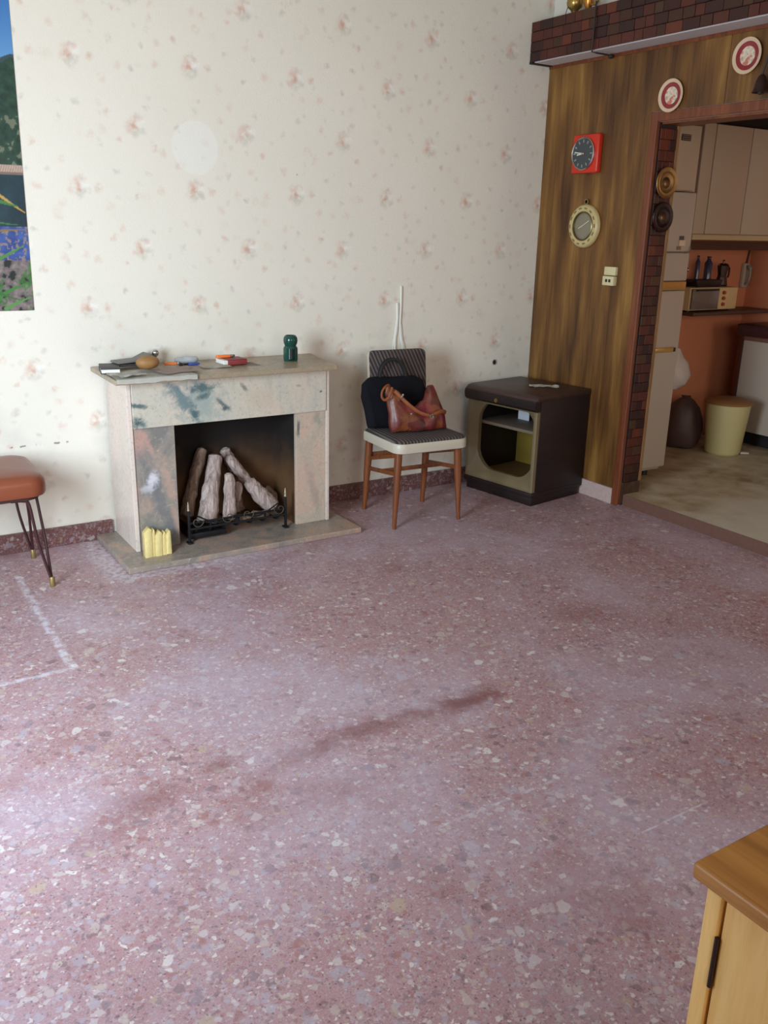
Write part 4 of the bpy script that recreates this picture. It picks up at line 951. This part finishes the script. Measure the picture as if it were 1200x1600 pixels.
# wall cabinets
struct('trim_11', boxes(((XW+WT, 3.96, 2.145), (KX, 4.25, 2.62))), plain('added_dark_boxing', L(30, 20, 15), .8))  # near-black boxing added to darken the wall above the cabinets
wc = thing('wall_cabinet', 'cream kitchen wall cabinet with two tall doors on the orange wall', 'cabinet', (5.2, 4.25, 1.47))
CY = 3.90
obj('carcass', boxes(((4.70, CY+.002, 1.475), (5.795, 4.249, 2.14))), M['cab_white'], wc, False)
obj('stile', boxes(((4.70, CY-.018, 1.500), (4.805, CY, 2.14)), bev=.002), M['cab_white'], wc)
for x0, x1 in ((4.81, 5.152), (5.160, 5.50), (5.508, 5.79)):
    obj('door', boxes(((x0, CY-.022, 1.500), (x1, CY, 2.138)), bev=.004), M['cab_white'], wc)
obj('bottom_rail', boxes(((4.70, CY-.020, 1.464), (5.795, CY+.001, 1.496)), bev=.002), plain('yellowed_rail', L(196, 174, 134), .5), wc)
obj('underside', boxes(((4.70, CY+.004, 1.455), (5.795, 4.249, 1.4745))), plain('brown_hardboard_underside', L(104, 62, 36), .6), wc, False)

# shelf and things on it
obj('dark_strip', boxes(((4.705, CY+.03, 1.402), (5.795, CY+.05, 1.462))), plain('dark_brown_strip', L(76, 44, 26), .6), wc)  # dark brown strip set below the cabinet bottom rail
sh = thing('wall_shelf', 'narrow dark shelf on the orange wall carrying the toaster oven', 'shelf', (5.37, 4.25, .975))
obj('board', boxes(((4.93, 3.985, .975), (5.798, 4.249, .998)), bev=.003), plain('dark_shelf', L(84, 58, 48), .5), sh)
to = thing('toaster_oven', 'small toaster oven with grey glass door and cream control panel on the kitchen shelf', 'oven', (5.17, 4.12, .998))
obj('case', boxes(((4.935, 4.035, 1.008), (5.415, 4.235, 1.158)), bev=.006), plain('cream_oven_case', L(206, 180, 132), .45), to)
bm = new(); box(bm, (4.945, 4.020, 1.016), (5.215, 4.036, 1.150), .004); dd = obj('door', bm, plain('grey_oven_glass', L(116, 104, 96), .2, spec=.7), to)
bm = new(); tube(bm, [(4.97, 4.008, 1.142), (5.19, 4.008, 1.142)], .005, 8); o = obj('handle', bm, M['black_cover'], None); o.parent = dd; o.matrix_parent_inverse = wmat(dd).inverted()
obj('control_panel', boxes(((5.220, 4.024, 1.012), (5.410, 4.036, 1.154)), bev=.003), plain('cream_panel', L(222, 194, 142), .4), to)
for z in (1.045, 1.085, 1.122):
    bm = new(); lathe(bm, [(.001, .016), (.011, .015), (.013, 0), (.001, 0)], 16, '-Y', (5.262, 4.024, z)); obj('knob', bm, plain('red_knob', L(176, 84, 60), .4) if z < 1.05 else bpy.data.materials['red_knob'], to)
for x in (4.96, 5.38):
    for y in (4.06, 4.21):
        bm = new(); lathe(bm, [(.001, 0), (.010, 0), (.010, .012), (.001, .012)], 10, 'Z', (x, y, .9982)); obj('foot', bm, M['black_cover'], to)
bt = thing('baking_tin', 'dark baking tin lying on top of the toaster oven', 'tin', (5.16, 4.12, 1.1585))
bm = new(); prism(bm, [(5.035, 1.159), (5.265, 1.159), (5.285, 1.205), (5.015, 1.205)], 'Y', 4.06, 4.20); bev(bm, .004); obj('pan', bm, plain('dark_tin', L(48, 38, 38), .4, .4), bt)
bm = new(); tube(bm, spline([(5.012, 4.13, 1.20), (4.995, 4.12, 1.196), (4.995, 4.10, 1.196), (5.012, 4.09, 1.20)], 4), .004, 8); obj('handle', bm, M['iron'], bt)
M['bottle'] = plain('dark_blue_glass', L(64, 66, 92), .15, spec=.7)
for x, r_, h_, lab in ((5.105, .016, .155, 'slim dark blue bottle on the baking tin, left of two'), (5.215, .026, .150, 'wider dark blue bottle on the baking tin beside the moka pot')):
    t = thing('bottle', lab, 'bottle', (x, 4.14, 1.2055), 0, 'blue bottles on the baking tin')
    bm = new(); lathe(bm, [(.001, 0), (r_, 0), (r_, h_*.72), (r_*.5, h_*.84), (r_*.45, h_*.92), (.001, h_*.92)], 20, 'Z', (x, 4.14, 1.2055)); obj('glass', bm, M['bottle'], t)
    bm = new(); lathe(bm, [(r_*.55, h_*.925), (r_*.55, h_), (.001, h_)], 14, 'Z', (x, 4.14, 1.2055)); obj('cap', bm, M['black_cover'], t)
mk = thing('moka_pot', 'dark moka pot with shiny lid knob on the right end of the toaster oven', 'moka pot', (5.345, 4.12, 1.1585))
M['moka'] = plain('dark_aluminium', L(84, 70, 66), .28, .8)
def octo(r_, z): return [(5.345+r_*math.cos(R(22.5+45*k)), 4.12+r_*math.sin(R(22.5+45*k)), 1.159+z) for k in range(8)]
bm = new(); rings(bm, [octo(.040, 0), octo(.043, .01), octo(.034, .060)]); obj('base', bm, M['moka'], mk, False)
bm = new(); rings(bm, [octo(.032, .061), octo(.030, .07), octo(.040, .13), octo(.041, .135)]); obj('top_chamber', bm, M['moka'], mk, False)
bm = new(); rings(bm, [octo(.041, .1355), octo(.030, .148), octo(.008, .155)]); lathe(bm, [(.004, .155), (.009, .165), (.006, .175), (.001, .176)], 12, 'Z', (5.345, 4.12, 1.159)); obj('lid', bm, M['silver'], mk)
bm = new(); tube(bm, spline([(5.384, 4.12, 1.285), (5.412, 4.12, 1.28), (5.416, 4.12, 1.24), (5.408, 4.12, 1.215)], 4), .007, 8); obj('handle', bm, M['black_cover'], mk)
hk = thing('wall_hook', 'tiny shiny ring hook on the orange kitchen wall left of the bottles', 'hook', (5.0, 4.25, 1.26))
bm = new(); lathe(bm, [(.012, -.003), (.016, 0), (.012, .003), (.009, 0), (.012, -.003)], 18, '-Y', (5.13, 4.245, 1.262)); obj('ring', bm, M['silver'], hk)
ph = thing('intercom_handset', 'white intercom handset with cord hanging in the corner of the orange kitchen walls', 'intercom', (5.74, 4.25, 1.20))
bm = new(); box(bm, (5.715, 4.222, 1.135), (5.775, 4.249, 1.305), .006); obj('wall_unit', bm, M['enamel'], ph)
bm = new(); tube(bm, spline([(5.742, 4.205, 1.285), (5.742, 4.190, 1.26), (5.742, 4.192, 1.19), (5.742, 4.205, 1.16)], 5), [.016]*5+[.010]*5+[.010]*5+[.016], 10); obj('handset', bm, plain('grey_handset', L(150, 146, 136), .4), ph)
bm = new(); tube(bm, [(5.762, 4.243, 1.305), (5.778, 4.243, 1.398)], .008, 8); obj('cord_cover', bm, plain('brown_cord', L(96, 56, 40), .5), ph)

# base counter on the far right wall
ct = thing('kitchen_counter', 'white base unit with thick dark worktop along the right kitchen wall', 'counter', (5.64, 2.8, KZ))
obj('worktop', boxes(((5.455, 1.2, .828), (5.798, 4.02, .908)), bev=.004), plain('dark_worktop', L(64, 36, 38), .3), ct)
obj('end_panel', boxes(((5.478, 3.965, KZ), (5.798, 3.985, .827)), bev=.001), plain('dark_end_panel', L(72, 50, 52), .5), ct)
for y0, y1 in ((3.40, 3.962), (2.80, 3.395), (2.20, 2.795), (1.2, 2.195)):
    obj('door', boxes(((5.470, y0, .17), (5.490, y1, .80)), bev=.003), M['enamel'], ct)
obj('carcass', boxes(((5.492, 1.2, .17), (5.798, 3.964, .827))), M['cab_white'], ct, False)
obj('top_rail', boxes(((5.474, 1.2, .802), (5.491, 3.964, .827))), plain('brown_rail', L(120, 84, 70), .5), ct, False)
obj('toe_kick', boxes(((5.56, 1.2, KZ), (5.58, 3.964, .169))), M['black_cover'], ct, False)

# pedal bin
pb = thing('pedal_bin', 'cream plastic pedal bin with orange brown lid on the kitchen floor', 'bin', (5.165, 3.79, KZ))
bx, by_ = 5.165, 3.79
bm = new(); lathe(bm, [(.001, 0), (.108, 0), (.114, .006), (.118, .02), (.145, .33), (.145, .345), (.001, .345)], 44, 'Z', (bx, by_, KZ)); obj('body', bm, plain('cream_plastic_bin', L(190, 176, 124), .45, var=.05, scale=5), pb)
bm = new(); lathe(bm, [(.145, .346), (.156, .347), (.158, .356), (.150, .366), (.10, .380), (.03, .385), (.001, .385)], 44, 'Z', (bx, by_, KZ)); obj('lid', bm, plain('orange_brown_lid', L(138, 96, 54), .5, var=.1), pb)
bm = new(); box(bm, (bx+.09, by_-.125, KZ+.002), (bx+.15, by_-.065, KZ+.014), .004, rot=(0, 0, R(-35)), at=(bx+.105, by_-.095, KZ+.009)); obj('pedal', bm, M['enamel'], pb)
# dark sack and white carrier bag behind the bin
sk = thing('dark_sack', 'dark greyish brown sack slumped on the kitchen floor left of the cream bin', 'sack', (5.06, 4.06, KZ))
bm = new(); lathe(bm, [(.001, 0), (.105, 0), (.125, .03), (.13, .12), (.122, .20), (.10, .28), (.06, .33), (.030, .345), (.001, .346)], 30, 'Z', (5.06, 4.06, KZ)); jitter(bm, .022, 9, 2); lo = min(v.co.z for v in bm.verts)
for v in bm.verts: v.co.z += KZ-lo+.0005; v.co.y = min(v.co.y, 4.235)
obj('body', bm, plain('dark_plastic_sack', L(84, 64, 62), .5, var=.2), sk)
bm = new(); lathe(bm, [(.018, .325), (.024, .333), (.034, .352), (.026, .345), (.012, .335)], 14, 'Z', (5.06, 4.06, KZ+.006)); jitter(bm, .006, 40, 2); obj('tied_neck', bm, bpy.data.materials['dark_plastic_sack'], sk)
wb = thing('carrier_bag', 'white plastic carrier bag hanging from a hook behind the refrigerator, above the dark sack', 'bag', (5.01, 4.16, .42))
bm = new(); lathe(bm, [(.001, .0), (.06, .004), (.105, .03), (.124, .09), (.10, .17), (.06, .22), (.02, .272), (.001, .274)], 28, 'Z', (5.015, 4.14, .465))
for v in bm.verts: v.co.y = 4.14+(v.co.y-4.14)*.62
jitter(bm, .016, 13, 6)
for v in bm.verts: v.co.y = min(v.co.y, 4.24)
obj('body', bm, plain('white_carrier_plastic', L(226, 214, 208), .4), wb)
bm = new(); tube(bm, spline([(5.01, 4.15, .73), (5.01, 4.18, .78), (5.01, 4.225, .80), (5.01, 4.23, .76)], 4), .005, 8); obj('handle', bm, bpy.data.materials['white_carrier_plastic'], wb)
bm = new(); tube(bm, spline([(5.01, 4.2495, .80), (5.01, 4.225, .792), (5.01, 4.215, .805)], 4), .004, 8)
tag(obj('coat_hook', bm, M['iron'], None, True, True, (5.01, 4.249, .80)), 'small iron hook on the orange wall holding the white carrier bag', 'hook')

# ================================================================== FOREGROUND SIDEBOARD
M['pine'] = wood('yellow_pine_lit', L(206, 150, 78), L(228, 178, 104), L(240, 198, 128), 'Z', 1, .42)  # side-window light put into the colour: faces lighter than the top
M['pine_top_shaded'] = wood('honey_pine_shaded', L(132, 82, 30), L(160, 104, 42), L(186, 130, 60), 'Y', .8, .4, coat=.1)  # same pine darkened, because the low light only grazes the top
sb = thing('sideboard', 'honey coloured pine sideboard with overhanging top in the near right corner', 'sideboard', (1.2, 0, 0))
SX, SY, SZ = .832, .568, .75
bm = new(); box(bm, (SX, -.75, SZ-.024), (SX+.50, SY, SZ), .005, 3); obj('top', bm, M['pine_top_shaded'], sb)
fx = SX+.022
obj('stile', boxes(((fx-.002, .5335, .0), (fx+.024, .556, SZ-.025)), bev=.003), M['pine'], sb)
obj('stile', boxes(((fx, -.735, .0), (fx+.024, -.695, SZ-.025)), bev=.003), M['pine'], sb)
obj('end_panel', boxes(((fx+.0245, .534, .03), (SX+.48, .554, SZ-.025)), bev=.002), M['pine'], sb)
obj('end_panel', boxes(((fx+.024, -.735, .03), (SX+.48, -.715, SZ-.025)), bev=.002), M['pine'], sb)
obj('back_panel', boxes(((SX+.465, -.715, .03), (SX+.48, .533, SZ-.025))), M['pine'], sb)
obj('gap_board', boxes(((fx+.022, -.69, .04), (fx+.034, .533, SZ-.03))), plain('shadow_gap_wood', L(78, 50, 34), .7), sb)
for y0, y1 in ((.115, .5295), (-.290, .110), (-.690, -.295)):
    dr = obj('door', boxes(((fx+.002, y0, .05), (fx+.021, y1, SZ-.031)), bev=.003), M['pine'], sb)
    bm = new(); lathe(bm, [(.001, .024), (.012, .022), (.014, .014), (.006, .008), (.006, 0)], 18, '-X', (fx+.0018, y0+.05, .52)); o = obj('knob', bm, M['foot_brass'], None); o.parent = dr
bm = new(); tube(bm, [(fx-.001, .5315, .650), (fx-.001, .5315, .572)], .0032, 10); obj('hinge', bm, plain('dark_hinge', L(58, 44, 44), .4, .6), sb)
